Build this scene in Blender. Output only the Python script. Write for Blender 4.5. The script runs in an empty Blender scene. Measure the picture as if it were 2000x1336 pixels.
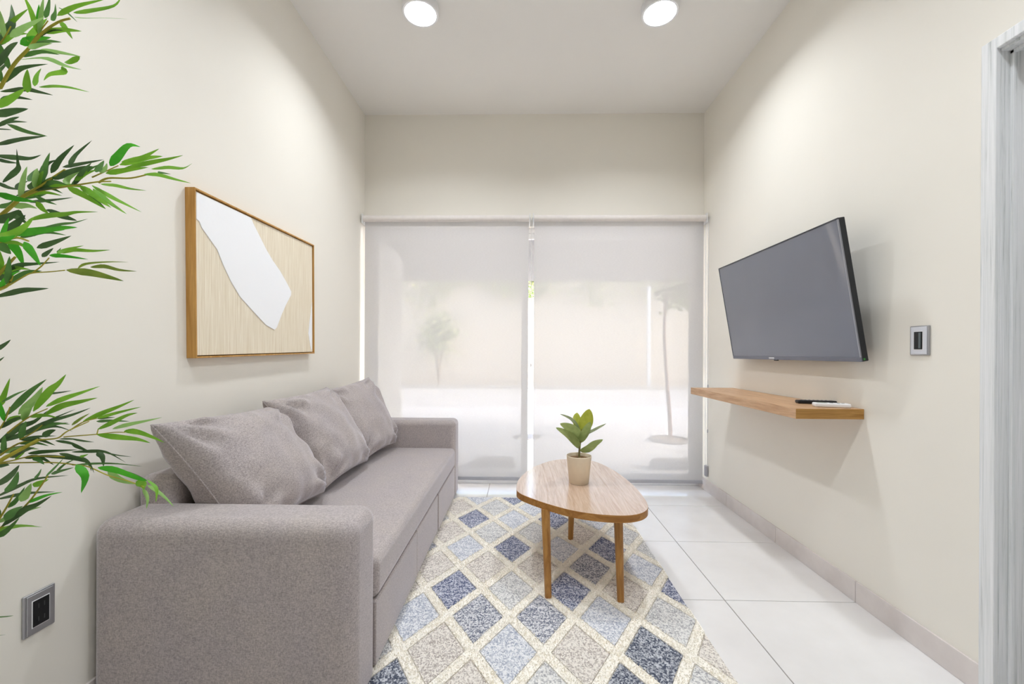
import bpy, bmesh, math, random
from mathutils import Vector, Matrix, noise
R = math.radians
S = bpy.context.scene
COL = S.collection

# ------------------------------------------------------------------ camera
cam = bpy.data.cameras.new('camera')
cam.sensor_width = 36.0
cam.lens = 818.76 / 2000 * 36.0
cam.shift_y = (690.08 - 668.0) / 2000
cam.clip_start = 0.05
camo = bpy.data.objects.new('camera', cam)
COL.objects.link(camo)
camo.matrix_world = (Matrix.Translation((0, 0, 1.1262)) @ Matrix.Rotation(0.0205, 4, 'Z')
                     @ Matrix.Rotation(R(90), 4, 'X') @ Matrix.Rotation(0.005, 4, 'Z'))
S.camera = camo

# ------------------------------------------------------------------ sky, sun, exposure
SKY = 0.62
SUN = 3.0
LAMP = 3.9                                   # watts of each ceiling light
EXPOSURE = 1.63
world = bpy.data.worlds.new('world')
S.world = world
world.use_nodes = True
wn = world.node_tree
bg = wn.nodes['Background']
sky = wn.nodes.new('ShaderNodeTexSky')
sky.sky_type = 'NISHITA'
sky.sun_disc = False
sky.sun_elevation = R(35)
sky.sun_rotation = R(95)
sky.dust_density = 4.0
hsv = wn.nodes.new('ShaderNodeHueSaturation')     # bright hazy sky
hsv.inputs['Saturation'].default_value = 1.0
wn.links.new(sky.outputs[0], hsv.inputs['Color'])
wn.links.new(hsv.outputs[0], bg.inputs[0])
bg.inputs[1].default_value = SKY
sl = bpy.data.lights.new('sun', 'SUN')
sl.energy = SUN
sl.angle = R(6)
sl.color = (1.0, 0.985, 0.97)
so = bpy.data.objects.new('sun', sl)
so.rotation_euler = (R(68), 0, R(84))
so.location = (14, 5, 6)
COL.objects.link(so)
vs = S.view_settings
vs.view_transform = 'Standard'
vs.look = 'None'
vs.exposure = EXPOSURE
vs.gamma = 1.0
vs.use_curve_mapping = False
S.cycles.use_denoising = True
S.cycles.max_bounces = 10
S.cycles.diffuse_bounces = 6
S.cycles.transparent_max_bounces = 16
S.cycles.sample_clamp_indirect = 6.0

# room: x to the right, y towards the window, z up
WL, WR, H, D = -1.3436, 1.5388, 3.1613, 3.5674
REAR = -2.6
TJ, TX, T = 3.1405, 0.9407, 0.6


# ------------------------------------------------------------------ materials
def srgb(r, g, b):
    def c(v):
        v /= 255.0
        return v / 12.92 if v <= 0.04045 else ((v + 0.055) / 1.055) ** 2.4
    return (c(r), c(g), c(b), 1.0)


class M:
    """small node builder around one Principled BSDF"""
    def __init__(self, name, col, rough=0.6, spec=0.4, metal=0.0):
        self.m = bpy.data.materials.new(name)
        self.m.use_nodes = True
        self.t = self.m.node_tree
        self.b = self.t.nodes['Principled BSDF']
        self.out = self.t.nodes['Material Output']
        self.b.inputs['Base Color'].default_value = col
        self.b.inputs['Roughness'].default_value = rough
        self.b.inputs['Specular IOR Level'].default_value = spec
        self.b.inputs['Metallic'].default_value = metal
        self._co = None

    def n(self, kind, **kw):
        nd = self.t.nodes.new(kind)
        for k, v in kw.items():
            if isinstance(k, str) and k in nd.inputs:
                nd.inputs[k].default_value = v
            else:
                setattr(nd, k, v)
        return nd

    def l(self, a, b):
        self.t.links.new(a, b)

    def co(self, scale=(1, 1, 1), rot=(0, 0, 0)):
        if self._co is None:
            self._co = self.n('ShaderNodeTexCoord')
        mp = self.n('ShaderNodeMapping')
        mp.inputs['Scale'].default_value = scale
        mp.inputs['Rotation'].default_value = rot
        self.l(self._co.outputs['Object'], mp.inputs['Vector'])
        return mp.outputs[0]

    def noise(self, scale, detail=2.0, rough=0.5, vec=None, dist=0.0):
        nd = self.n('ShaderNodeTexNoise')
        nd.inputs['Scale'].default_value = scale
        nd.inputs['Detail'].default_value = detail
        nd.inputs['Roughness'].default_value = rough
        nd.inputs['Distortion'].default_value = dist
        self.l(vec if vec is not None else self.co(), nd.inputs['Vector'])
        return nd.outputs['Fac']

    def ramp(self, fac, stops):
        nd = self.n('ShaderNodeValToRGB')
        el = nd.color_ramp.elements
        while len(el) < len(stops):
            el.new(0.5)
        for e, (p, c) in zip(el, stops):
            e.position = p
            e.color = c
        self.l(fac, nd.inputs['Fac'])
        return nd.outputs['Color']

    def mix(self, fac, a, b, mode='MIX'):
        nd = self.n('ShaderNodeMix', data_type='RGBA', blend_type=mode)
        for i, v in ((0, fac), (6, a), (7, b)):
            if hasattr(v, 'links') or hasattr(v, 'is_linked'):
                self.l(v, nd.inputs[i])
            else:
                nd.inputs[i].default_value = v
        return nd.outputs[2]

    def color(self, s):
        self.l(s, self.b.inputs['Base Color'])
        return self

    def bump(self, h, strength=0.3, dist=0.002):
        nd = self.n('ShaderNodeBump')
        nd.inputs['Strength'].default_value = strength
        nd.inputs['Distance'].default_value = dist
        self.l(h, nd.inputs['Height'])
        self.l(nd.outputs[0], self.b.inputs['Normal'])
        return self


def plain(name, rgb, rough=0.6, spec=0.4, metal=0.0, var=0.04, scale=30):
    m = M(name, srgb(*rgb), rough, spec, metal)
    c = srgb(*rgb)
    d = tuple(v * (1 - var) for v in c[:3]) + (1,)
    m.color(m.ramp(m.noise(scale, 3), [(0.35, d), (0.65, c)]))
    return m.m


def paint(name, rgb):
    m = M(name, srgb(*rgb), 0.65, 0.25)
    c = srgb(*rgb)
    d = tuple(v * 0.975 for v in c[:3]) + (1,)
    m.color(m.ramp(m.noise(1.3, 3), [(0.3, d), (0.7, c)]))
    m.bump(m.noise(140, 2), 0.05, 0.001)
    return m.m


def wood(name, dark, light, axis='Y', scale=1.0, rough=0.4, spec=0.4):
    m = M(name, srgb(*light), rough, spec)
    sc = {'X': (0.6, 9, 9), 'Y': (9, 0.6, 9), 'Z': (9, 9, 0.6)}[axis]
    v = m.co(tuple(s * scale for s in sc))
    a = m.noise(3.0, 5, 0.6, v, 1.2)
    v2 = m.co(tuple(s * scale * 6 for s in sc))
    b = m.noise(3.0, 3, 0.6, v2)
    ca = m.ramp(a, [(0.32, srgb(*dark)), (0.62, srgb(*light))])
    cb = m.ramp(b, [(0.35, (0.82, 0.8, 0.78, 1)), (0.6, (1, 1, 1, 1))])
    m.color(m.mix(0.7, ca, cb, 'MULTIPLY'))
    m.bump(b, 0.08, 0.001)
    return m.m


def fabric(name, rgb, spread=0.30):
    m = M(name, srgb(*rgb), 0.95, 0.1)
    c = srgb(*rgb)
    lo = tuple(v * (1 - spread) for v in c[:3]) + (1,)
    hi = tuple(min(1, v * (1 + spread)) for v in c[:3]) + (1,)
    a = m.noise(230, 2, 0.6, m.co((1.6, 1.6, 0.7)))
    b = m.noise(230, 2, 0.6, m.co((0.6, 0.6, 1.8)))
    big = m.noise(7, 3)
    ca = m.ramp(a, [(0.36, lo), (0.64, hi)])
    cb = m.ramp(b, [(0.36, lo), (0.64, hi)])
    mixed = m.mix(0.5, ca, cb)
    warm = m.ramp(big, [(0.35, (0.94, 0.93, 0.95, 1)), (0.65, (1.0, 0.985, 0.97, 1))])
    m.color(m.mix(1.0, mixed, warm, 'MULTIPLY'))
    m.bump(a, 0.35, 0.0015)
    m.b.inputs['Sheen Weight'].default_value = 0.9
    m.b.inputs['Sheen Roughness'].default_value = 0.35
    m.b.inputs['Sheen Tint'].default_value = (0.93, 0.92, 1.0, 1)
    return m.m


# ------------------------------------------------------------------ mesh helpers
def finish(name, me, mat, parent=None, smooth=None, wn=False):
    o = bpy.data.objects.new(name, me)
    COL.objects.link(o)
    if mat is not None and not me.materials:
        me.materials.append(mat)
    if smooth is not None:
        me.shade_smooth()
        if smooth < 179:
            me.set_sharp_from_angle(angle=R(smooth))
    if wn:
        md = o.modifiers.new('normals', 'WEIGHTED_NORMAL')
        md.keep_sharp = True
    if parent is not None:
        attach(o, parent)
    return o


def attach(o, parent):
    o.parent = parent
    o.matrix_parent_inverse = PINV[parent.name]


PINV = {}


def mesh(name, vs_, fs, mat, parent=None, smooth=None):
    me = bpy.data.meshes.new(name)
    me.from_pydata(vs_, [], fs)
    me.update()
    return finish(name, me, mat, parent, smooth)


def tag(o, label=None, cat=None, group=None, kind=None):
    if label:
        o['label'] = label
    if cat:
        o['category'] = cat
    if group:
        o['group'] = group
    if kind:
        o['kind'] = kind
    PINV[o.name] = Matrix.Translation(-o.location)
    return o


def thing(name, loc, label=None, cat=None, group=None, kind=None):
    o = bpy.data.objects.new(name, None)
    o.empty_display_size = 0.05
    COL.objects.link(o)
    o.location = loc
    return tag(o, label, cat, group, kind)


def part(o):
    """register a part so that sub-parts can hang on it"""
    PINV[o.name] = Matrix.Identity(4)
    return o


def box(name, x, y, z, mat, parent=None, bevel=0.0, seg=2, xf=None, flat=False):
    bm = bmesh.new()
    bmesh.ops.create_cube(bm, size=1)
    for v in bm.verts:
        v.co = Vector(((x[0] + x[1]) / 2 + v.co.x * (x[1] - x[0]), (y[0] + y[1]) / 2 + v.co.y * (y[1] - y[0]),
                       (z[0] + z[1]) / 2 + v.co.z * (z[1] - z[0])))
    if bevel:
        bmesh.ops.bevel(bm, geom=bm.edges[:], offset=bevel, segments=seg, profile=0.5, affect='EDGES')
    if xf is not None:
        bm.transform(xf)
    me = bpy.data.meshes.new(name)
    bm.to_mesh(me)
    bm.free()
    return finish(name, me, mat, parent, 50 if bevel and not flat else None, bool(bevel) and not flat)


def boxes(name, lst, mat, parent=None):
    bm = bmesh.new()
    for x, y, z in lst:
        r = bmesh.ops.create_cube(bm, size=1)
        for v in r['verts']:
            v.co = Vector(((x[0] + x[1]) / 2 + v.co.x * (x[1] - x[0]), (y[0] + y[1]) / 2 + v.co.y * (y[1] - y[0]),
                           (z[0] + z[1]) / 2 + v.co.z * (z[1] - z[0])))
    me = bpy.data.meshes.new(name)
    bm.to_mesh(me)
    bm.free()
    return finish(name, me, mat, parent)


def lathe(name, prof, loc, mat, parent=None, n=40, smooth=40, caps=True, xf=None):
    vs_, fs = [], []
    for r, z in prof:
        for i in range(n):
            a = 2 * math.pi * i / n
            vs_.append((loc[0] + r * math.cos(a), loc[1] + r * math.sin(a), loc[2] + z))
    for k in range(len(prof) - 1):
        for i in range(n):
            j2 = (i + 1) % n
            fs.append((k * n + i, k * n + j2, (k + 1) * n + j2, (k + 1) * n + i))
    if caps:
        fs.append(tuple(range(n))[::-1])
        fs.append(tuple((len(prof) - 1) * n + i for i in range(n)))
    if xf is not None:
        vs_ = [tuple(xf @ Vector(v)) for v in vs_]
    return mesh(name, vs_, fs, mat, parent, smooth)


def catmull(pts, n=5):
    P = [Vector(p) for p in pts]
    if len(P) < 3:
        return P
    out = []
    for i in range(len(P) - 1):
        p0, p1, p2, p3 = P[max(i - 1, 0)], P[i], P[i + 1], P[min(i + 2, len(P) - 1)]
        for k in range(n):
            t = k / n
            out.append(0.5 * (2 * p1 + (p2 - p0) * t + (2 * p0 - 5 * p1 + 4 * p2 - p3) * t * t
                              + (3 * p1 - p0 - 3 * p2 + p3) * t ** 3))
    out.append(P[-1])
    return out


def tube(name, pts, r0, mat, parent=None, r1=None, n=8, curve=True):
    P = catmull(pts) if curve else [Vector(p) for p in pts]
    r1 = r0 if r1 is None else r1
    vs_, fs = [], []
    for i, p in enumerate(P):
        d = (P[min(i + 1, len(P) - 1)] - P[max(i - 1, 0)]).normalized()
        a = d.cross(Vector((0, 0, 1)) if abs(d.z) < 0.9 else Vector((1, 0, 0))).normalized()
        b = d.cross(a)
        r = r0 + (r1 - r0) * i / (len(P) - 1)
        for k in range(n):
            t = 2 * math.pi * k / n
            vs_.append(tuple(p + (a * math.cos(t) + b * math.sin(t)) * r))
    m = len(P)
    for i in range(m - 1):
        for k in range(n):
            k2 = (k + 1) % n
            fs.append((i * n + k, (i + 1) * n + k, (i + 1) * n + k2, i * n + k2))
    fs.append(tuple(range(n)))
    fs.append(tuple((m - 1) * n + k for k in range(n))[::-1])
    return mesh(name, vs_, fs, mat, parent, 50)


def prism(name, poly, fn, d, mat, parent=None, bevel=0.0):
    """poly: 2d outline; fn(u, v, h) -> point; extruded from h=0 to h=d"""
    bm = bmesh.new()
    lo = [bm.verts.new(fn(u, v, 0)) for u, v in poly]
    hi = [bm.verts.new(fn(u, v, d)) for u, v in poly]
    bm.faces.new(lo[::-1])
    top = bm.faces.new(hi)
    n = len(poly)
    for i in range(n):
        bm.faces.new((lo[i], lo[(i + 1) % n], hi[(i + 1) % n], hi[i]))
    bmesh.ops.recalc_face_normals(bm, faces=bm.faces)
    if bevel:
        bmesh.ops.bevel(bm, geom=list(top.edges), offset=bevel, segments=2, profile=0.5, affect='EDGES')
    me = bpy.data.meshes.new(name)
    bm.to_mesh(me)
    bm.free()
    return finish(name, me, mat, parent, 40, bool(bevel))


def leaf(name, pts, w, mat, parent, side, fold=0.18, prof=None, seg=4):
    """a blade along pts, w wide, spread along `side`, folded along its midrib"""
    P = catmull(pts, seg)
    m = len(P)
    vs_, fs = [], []
    side = Vector(side)
    for i, p in enumerate(P):
        t = i / (m - 1)
        d = (P[min(i + 1, m - 1)] - P[max(i - 1, 0)]).normalized()
        s = side - d * side.dot(d)
        s = s.normalized() if s.length > 1e-4 else d.orthogonal().normalized()
        nrm = d.cross(s).normalized()
        ww = (prof(t) if prof else min(1, 2.4 * t ** 0.7 + 0.10) * (1 - t ** 2.0) ** 1.05) * w / 2
        vs_ += [tuple(p - s * ww + nrm * ww * fold), tuple(p), tuple(p + s * ww + nrm * ww * fold)]
    for i in range(m - 1):
        a = i * 3
        fs += [(a, a + 1, a + 4, a + 3), (a + 1, a + 2, a + 5, a + 4)]
    return mesh(name, vs_, fs, mat, parent, 180)

LEAVES=[('d',0.0163,0.35,[(-1.153,0.902,1.8),(-1.135,0.91,1.856),(-1.146,0.917,1.904)]),
('b',0.0104,0.51,[(-1.155,0.904,1.826),(-1.133,0.911,1.862),(-1.109,0.919,1.895)]),
('l',0.012,0.53,[(-1.018,0.813,1.75),(-0.988,0.812,1.768),(-0.945,0.811,1.788)]),
('b',0.0216,-0.46,[(-1.057,0.875,1.788),(-1.054,0.887,1.824),(-1.042,0.899,1.857)]),
('m',0.0085,0.05,[(-0.999,0.857,1.823),(-0.983,0.849,1.837),(-0.971,0.842,1.856)]),
('m',0.0114,-0.34,[(-0.998,0.867,1.827),(-0.973,0.853,1.828),(-0.955,0.838,1.837)]),
('b',0.0097,0.32,[(-0.951,0.838,1.812),(-0.925,0.85,1.841),(-0.875,0.863,1.866)]),
('b',0.0109,-0.43,[(-0.904,0.826,1.808),(-0.877,0.832,1.817),(-0.834,0.838,1.831),(-0.824,0.844,1.853)]),
('b',0.01,-0.6,[(-0.952,0.872,1.837),(-0.918,0.864,1.828),(-0.869,0.857,1.822),(-0.812,0.849,1.812)]),
('m',0.0089,-0.34,[(-1.013,0.897,1.878),(-0.988,0.888,1.862),(-0.954,0.88,1.832)]),
('b',0.0134,-0.25,[(-1.023,0.908,1.857),(-1.021,0.919,1.847),(-1.02,0.931,1.834)]),
('v',0.0187,0.21,[(-1.075,0.876,1.783),(-1.048,0.877,1.794),(-1.01,0.879,1.799)]),
('l',0.0096,0.23,[(-1.001,0.83,1.74),(-0.996,0.844,1.757),(-0.982,0.857,1.77)]),
('l',0.0134,-0.24,[(-1.069,0.907,1.793),(-1.043,0.918,1.797),(-0.999,0.93,1.794)]),
('l',0.0167,-0.43,[(-1.037,0.846,1.729),(-0.979,0.839,1.728),(-0.927,0.833,1.706),(-0.886,0.826,1.693)]),
('b',0.0107,0.12,[(-0.881,0.817,1.713),(-0.895,0.811,1.698),(-0.899,0.805,1.693)]),
('b',0.0107,-0.19,[(-0.909,0.81,1.689),(-0.91,0.814,1.681),(-0.942,0.817,1.678),(-0.959,0.821,1.668)]),
('d',0.0115,-0.02,[(-1.106,0.871,1.696),(-1.083,0.877,1.728),(-1.065,0.884,1.741),(-1.029,0.89,1.75)]),
('b',0.0138,0.25,[(-1.018,0.842,1.658),(-1.017,0.841,1.684),(-1.015,0.84,1.705)]),
('b',0.0107,-0.57,[(-0.971,0.816,1.654),(-0.985,0.83,1.684),(-0.991,0.844,1.709)]),
('b',0.0146,-0.58,[(-1.044,0.885,1.697),(-1.022,0.892,1.704),(-0.993,0.899,1.705),(-0.954,0.906,1.698)]),
('d',0.0116,0.09,[(-1.122,0.879,1.684),(-1.066,0.876,1.687),(-1.031,0.873,1.679),(-0.996,0.871,1.67)]),
('d',0.0166,-0.38,[(-1.086,0.841,1.706),(-1.04,0.827,1.736),(-1.003,0.814,1.741)]),
('d',0.0062,0.31,[(-1.201,0.936,1.764),(-1.174,0.926,1.771),(-1.151,0.917,1.776)]),
('d',0.0118,-0.19,[(-1.14,0.893,1.674),(-1.126,0.906,1.689),(-1.098,0.919,1.69)]),
('b',0.0133,0.33,[(-1.037,0.805,1.605),(-1.002,0.806,1.627),(-0.98,0.807,1.644)]),
('d',0.0147,0.36,[(-1.049,0.811,1.593),(-1.016,0.818,1.606),(-0.996,0.826,1.615)]),
('d',0.0073,0.53,[(-1.14,0.886,1.616),(-1.091,0.872,1.615),(-1.036,0.858,1.606)]),
('d',0.008,0.13,[(-1.041,0.809,1.57),(-1.005,0.804,1.581),(-0.982,0.8,1.584)]),
('m',0.0099,0.51,[(-1.085,0.862,1.604),(-1.035,0.857,1.585),(-0.986,0.852,1.573)]),
('d',0.0127,-0.22,[(-1.1,0.855,1.558),(-1.039,0.849,1.566),(-0.976,0.843,1.569)]),
('d',0.0121,-0.42,[(-1.058,0.818,1.572),(-1.019,0.805,1.563),(-0.988,0.792,1.554)]),
('d',0.0143,-0.41,[(-1.121,0.869,1.542),(-1.084,0.879,1.542),(-1.067,0.889,1.545),(-1.054,0.899,1.557)]),
('d',0.0079,0.04,[(-1.035,0.805,1.504),(-1.029,0.819,1.505),(-1.027,0.834,1.509)]),
('d',0.0109,0.11,[(-1.118,0.881,1.489),(-1.09,0.877,1.506),(-1.074,0.873,1.516),(-1.07,0.869,1.526),(-1.068,0.865,1.554)]),
('d',0.0129,-0.09,[(-1.06,0.923,1.527),(-1.037,0.921,1.558),(-1.003,0.92,1.589)]),
('d',0.0105,-0.56,[(-0.933,0.846,1.509),(-0.933,0.858,1.537),(-0.911,0.871,1.574)]),
('d',0.0152,-0.44,[(-1.04,0.889,1.495),(-1.045,0.896,1.523),(-1.046,0.903,1.539),(-1.033,0.91,1.551)]),
('m',0.011,0.16,[(-1.065,0.883,1.492),(-1.068,0.897,1.515),(-1.075,0.91,1.532)]),
('d',0.01,-0.08,[(-1.029,0.919,1.539),(-0.973,0.907,1.541),(-0.909,0.895,1.544)]),
('d',0.0146,-0.25,[(-0.975,0.855,1.484),(-0.952,0.862,1.502),(-0.925,0.869,1.515),(-0.906,0.876,1.519)]),
('d',0.0083,0.42,[(-1.096,0.885,1.478),(-1.099,0.9,1.495),(-1.103,0.915,1.506)]),
('d',0.0131,-0.01,[(-1.129,0.938,1.497),(-1.119,0.936,1.505),(-1.116,0.935,1.515)]),
('d',0.0099,-0.25,[(-1.171,0.913,1.503),(-1.142,0.912,1.49),(-1.104,0.912,1.485)]),
('d',0.0096,-0.15,[(-1.087,0.88,1.46),(-1.039,0.87,1.467),(-0.963,0.859,1.47)]),
('m',0.0071,0.15,[(-1.115,0.909,1.465),(-1.087,0.923,1.476),(-1.078,0.936,1.49)]),
('d',0.0111,-0.49,[(-1.073,0.89,1.451),(-1.021,0.885,1.452),(-0.961,0.88,1.456)]),
('m',0.0078,0.44,[(-0.997,0.837,1.444),(-0.982,0.846,1.436),(-0.967,0.854,1.431)]),
('v',0.014,0.33,[(-1.049,0.816,1.44),(-1.018,0.825,1.433),(-0.987,0.833,1.43)]),
('b',0.0123,0.31,[(-1.041,0.879,1.447),(-1.034,0.884,1.433),(-1.025,0.889,1.424)]),
('l',0.0118,-0.26,[(-0.94,0.846,1.471),(-0.942,0.852,1.485),(-0.925,0.859,1.502)]),
('b',0.0093,0.23,[(-0.935,0.859,1.483),(-0.922,0.867,1.501),(-0.905,0.875,1.513)]),
('b',0.0143,0.18,[(-0.929,0.839,1.462),(-0.907,0.853,1.449),(-0.876,0.866,1.426)]),
('b',0.0148,0.06,[(-0.934,0.868,1.477),(-0.887,0.853,1.45),(-0.837,0.839,1.419)]),
('b',0.0117,-0.04,[(-1.006,0.835,1.393),(-0.973,0.838,1.403),(-0.935,0.84,1.407),(-0.913,0.843,1.412),(-0.87,0.845,1.413)]),
('d',0.0086,0.36,[(-1.07,0.922,1.444),(-1.045,0.926,1.438),(-1.008,0.931,1.423)]),
('d',0.0122,0.29,[(-1.08,0.875,1.427),(-1.078,0.879,1.421),(-1.069,0.883,1.409)]),
('m',0.0111,0.41,[(-1.145,0.893,1.439),(-1.111,0.888,1.444),(-1.099,0.884,1.452)]),
('l',0.0139,0.57,[(-1.115,0.897,1.442),(-1.092,0.903,1.447),(-1.073,0.908,1.442)]),
('d',0.0174,0.04,[(-1.178,0.936,1.438),(-1.156,0.936,1.434),(-1.129,0.937,1.416)]),
('v',0.0186,0.52,[(-0.858,0.857,1.513),(-0.847,0.863,1.535),(-0.831,0.87,1.562),(-0.812,0.877,1.562)]),
('b',0.0114,0.26,[(-0.893,0.918,1.549),(-0.856,0.922,1.558),(-0.838,0.925,1.569),(-0.817,0.929,1.584)]),
('b',0.0132,0.34,[(-0.922,0.943,1.554),(-0.855,0.933,1.564),(-0.803,0.923,1.564)]),
('b',0.0115,-0.1,[(-0.898,0.928,1.539),(-0.839,0.931,1.554),(-0.804,0.935,1.563),(-0.769,0.938,1.573)]),
('b',0.013,0.16,[(-0.943,0.932,1.53),(-0.907,0.941,1.541),(-0.859,0.949,1.551)]),
('b',0.0117,-0.41,[(-0.847,0.942,1.544),(-0.802,0.933,1.544),(-0.758,0.923,1.537),(-0.729,0.914,1.544)]),
('b',0.0128,-0.34,[(-0.838,0.914,1.52),(-0.811,0.917,1.521),(-0.776,0.92,1.512),(-0.739,0.923,1.503)]),
('b',0.0131,-0.55,[(-0.962,0.939,1.509),(-0.931,0.941,1.507),(-0.898,0.944,1.5),(-0.861,0.946,1.496)]),
('b',0.0157,-0.54,[(-0.959,0.917,1.497),(-0.909,0.912,1.469),(-0.874,0.906,1.452),(-0.831,0.901,1.431)]),
('b',0.0151,-0.38,[(-0.921,0.883,1.476),(-0.882,0.878,1.446),(-0.836,0.872,1.417)]),
('b',0.0111,-0.04,[(-0.933,0.889,1.475),(-0.901,0.875,1.45),(-0.859,0.861,1.427)]),
('m',0.0113,0.11,[(-0.958,0.908,1.482),(-0.944,0.911,1.461),(-0.925,0.915,1.443)]),
('m',0.0153,-0.6,[(-0.926,0.894,1.516),(-0.93,0.906,1.536),(-0.933,0.918,1.553)]),
('l',0.0099,-0.11,[(-0.936,0.911,1.523),(-0.916,0.904,1.529),(-0.905,0.897,1.537)]),
('m',0.0055,-0.15,[(-0.779,0.882,1.51),(-0.777,0.891,1.513),(-0.766,0.901,1.514)]),
('m',0.0071,-0.49,[(-0.903,0.774,1.36),(-0.87,0.776,1.367),(-0.849,0.778,1.37),(-0.823,0.78,1.378)]),
('v',0.016,0.1,[(-0.998,0.795,1.353),(-0.948,0.791,1.357),(-0.887,0.788,1.363),(-0.849,0.785,1.363)]),
('v',0.0138,-0.1,[(-1.013,0.836,1.362),(-0.989,0.845,1.374),(-0.951,0.855,1.379)]),
('d',0.0129,-0.16,[(-1.016,0.881,1.428),(-0.99,0.886,1.416),(-0.963,0.89,1.409)]),
('d',0.0119,0.08,[(-0.963,0.814,1.331),(-0.932,0.817,1.343),(-0.899,0.82,1.357)]),
('v',0.0199,0.13,[(-1.046,0.836,1.349),(-1.046,0.85,1.331),(-1.05,0.864,1.305)]),
('v',0.0184,-0.6,[(-0.941,0.775,1.333),(-0.938,0.787,1.313),(-0.937,0.799,1.292)]),
('m',0.0214,0.14,[(-0.999,0.781,1.332),(-0.989,0.783,1.321),(-0.979,0.785,1.312)]),
('d',0.0089,0.47,[(-0.952,0.814,1.313),(-0.945,0.818,1.323),(-0.938,0.822,1.333)]),
('m',0.003,-0.33,[(-0.916,0.808,1.321),(-0.908,0.806,1.325),(-0.901,0.803,1.329)]),
('b',0.0073,-0.14,[(-0.905,0.799,1.316),(-0.901,0.813,1.328),(-0.881,0.827,1.339)]),
('b',0.0095,0.11,[(-0.971,0.866,1.333),(-0.956,0.874,1.342),(-0.922,0.883,1.342),(-0.89,0.891,1.346)]),
('v',0.0084,-0.0,[(-0.882,0.766,1.305),(-0.868,0.78,1.307),(-0.838,0.795,1.304)]),
('o',0.005,0.58,[(-0.877,0.812,1.29),(-0.857,0.808,1.298),(-0.81,0.804,1.301),(-0.764,0.801,1.3)]),
('o',0.009,-0.03,[(-0.859,0.819,1.294),(-0.828,0.815,1.295),(-0.793,0.811,1.287),(-0.752,0.806,1.283)]),
('o',0.0157,-0.07,[(-0.867,0.782,1.281),(-0.827,0.785,1.277),(-0.792,0.787,1.269),(-0.762,0.789,1.261)]),
('d',0.0106,0.39,[(-1.048,0.829,1.287),(-1.024,0.835,1.301),(-0.999,0.841,1.305),(-0.952,0.846,1.31)]),
('d',0.0132,-0.27,[(-1.03,0.801,1.232),(-0.984,0.802,1.244),(-0.954,0.803,1.247),(-0.925,0.803,1.249)]),
('d',0.0163,-0.31,[(-1.149,0.894,1.281),(-1.124,0.902,1.3),(-1.103,0.91,1.315)]),
('b',0.0175,0.59,[(-1.019,0.797,1.348),(-0.989,0.79,1.349),(-0.953,0.783,1.362),(-0.923,0.776,1.381)]),
('d',0.0227,-0.03,[(-1.067,0.829,1.388),(-1.043,0.833,1.4),(-1.026,0.836,1.415)]),
('d',0.019,0.29,[(-1.092,0.864,1.373),(-1.073,0.868,1.395),(-1.055,0.871,1.416)]),
('v',0.0124,-0.24,[(-0.964,0.752,1.33),(-0.954,0.76,1.335),(-0.949,0.767,1.343)]),
('d',0.01,-0.24,[(-1.174,0.913,1.127),(-1.148,0.908,1.139),(-1.127,0.904,1.151)]),
('d',0.005,-0.17,[(-1.173,0.913,1.1),(-1.161,0.912,1.106),(-1.15,0.911,1.113)]),
('b',0.0149,-0.56,[(-1.155,0.905,1.002),(-1.146,0.907,1.029),(-1.136,0.91,1.066)]),
('m',0.0063,0.5,[(-1.085,0.855,1.018),(-1.054,0.854,1.035),(-1.027,0.853,1.046)]),
('m',0.0185,-0.58,[(-1.159,0.919,0.979),(-1.118,0.92,1.021),(-1.093,0.921,1.043),(-1.066,0.922,1.063)]),
('b',0.0149,0.09,[(-1.142,0.908,0.968),(-1.113,0.906,0.978),(-1.093,0.904,0.979)]),
('b',0.0165,-0.02,[(-1.072,0.901,0.993),(-1.039,0.903,1.037),(-1.022,0.906,1.054),(-1.007,0.909,1.075)]),
('l',0.0219,-0.13,[(-1.13,0.921,0.983),(-1.089,0.918,1.018),(-1.066,0.914,1.046)]),
('d',0.0052,-0.24,[(-1.095,0.945,1.027),(-1.055,0.936,1.031),(-1.013,0.927,1.037)]),
('b',0.0134,0.4,[(-1.057,0.913,1.002),(-1.004,0.904,1.022),(-0.96,0.896,1.035),(-0.907,0.887,1.051)]),
('b',0.0148,-0.26,[(-1.043,0.899,0.987),(-1.005,0.898,1.006),(-0.961,0.897,1.016),(-0.921,0.895,1.025)]),
('d',0.0154,-0.43,[(-1.201,0.938,0.913),(-1.159,0.946,0.949),(-1.132,0.954,0.962),(-1.111,0.963,0.986)]),
('d',0.005,-0.0,[(-1.068,0.908,0.961),(-1.035,0.909,0.977),(-0.988,0.911,0.997)]),
('d',0.0098,0.1,[(-1.077,0.893,0.952),(-1.017,0.886,0.974),(-0.959,0.879,0.99),(-0.912,0.872,1.006)]),
('d',0.0103,-0.32,[(-1.147,0.941,0.937),(-1.083,0.928,0.954),(-1.007,0.915,0.967)]),
('d',0.0121,0.2,[(-1.206,0.942,0.914),(-1.168,0.946,0.927),(-1.115,0.951,0.946),(-1.08,0.955,0.95),(-1.046,0.959,0.938)]),
('d',0.0095,0.57,[(-1.048,0.863,0.939),(-1.023,0.869,0.944),(-0.99,0.876,0.945)]),
('d',0.0193,-0.54,[(-1.12,0.96,0.925),(-1.111,0.966,0.935),(-1.101,0.972,0.939)]),
('o',0.0072,0.17,[(-1.076,0.984,0.948),(-1.045,0.976,0.966),(-1.014,0.967,0.98)]),
('b',0.0127,-0.44,[(-1.06,0.995,0.956),(-1.017,0.999,0.976),(-0.979,1.004,0.992),(-0.945,1.008,1.008)]),
('b',0.0085,-0.42,[(-0.958,0.929,0.974),(-0.922,0.942,0.986),(-0.878,0.954,0.998)]),
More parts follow.
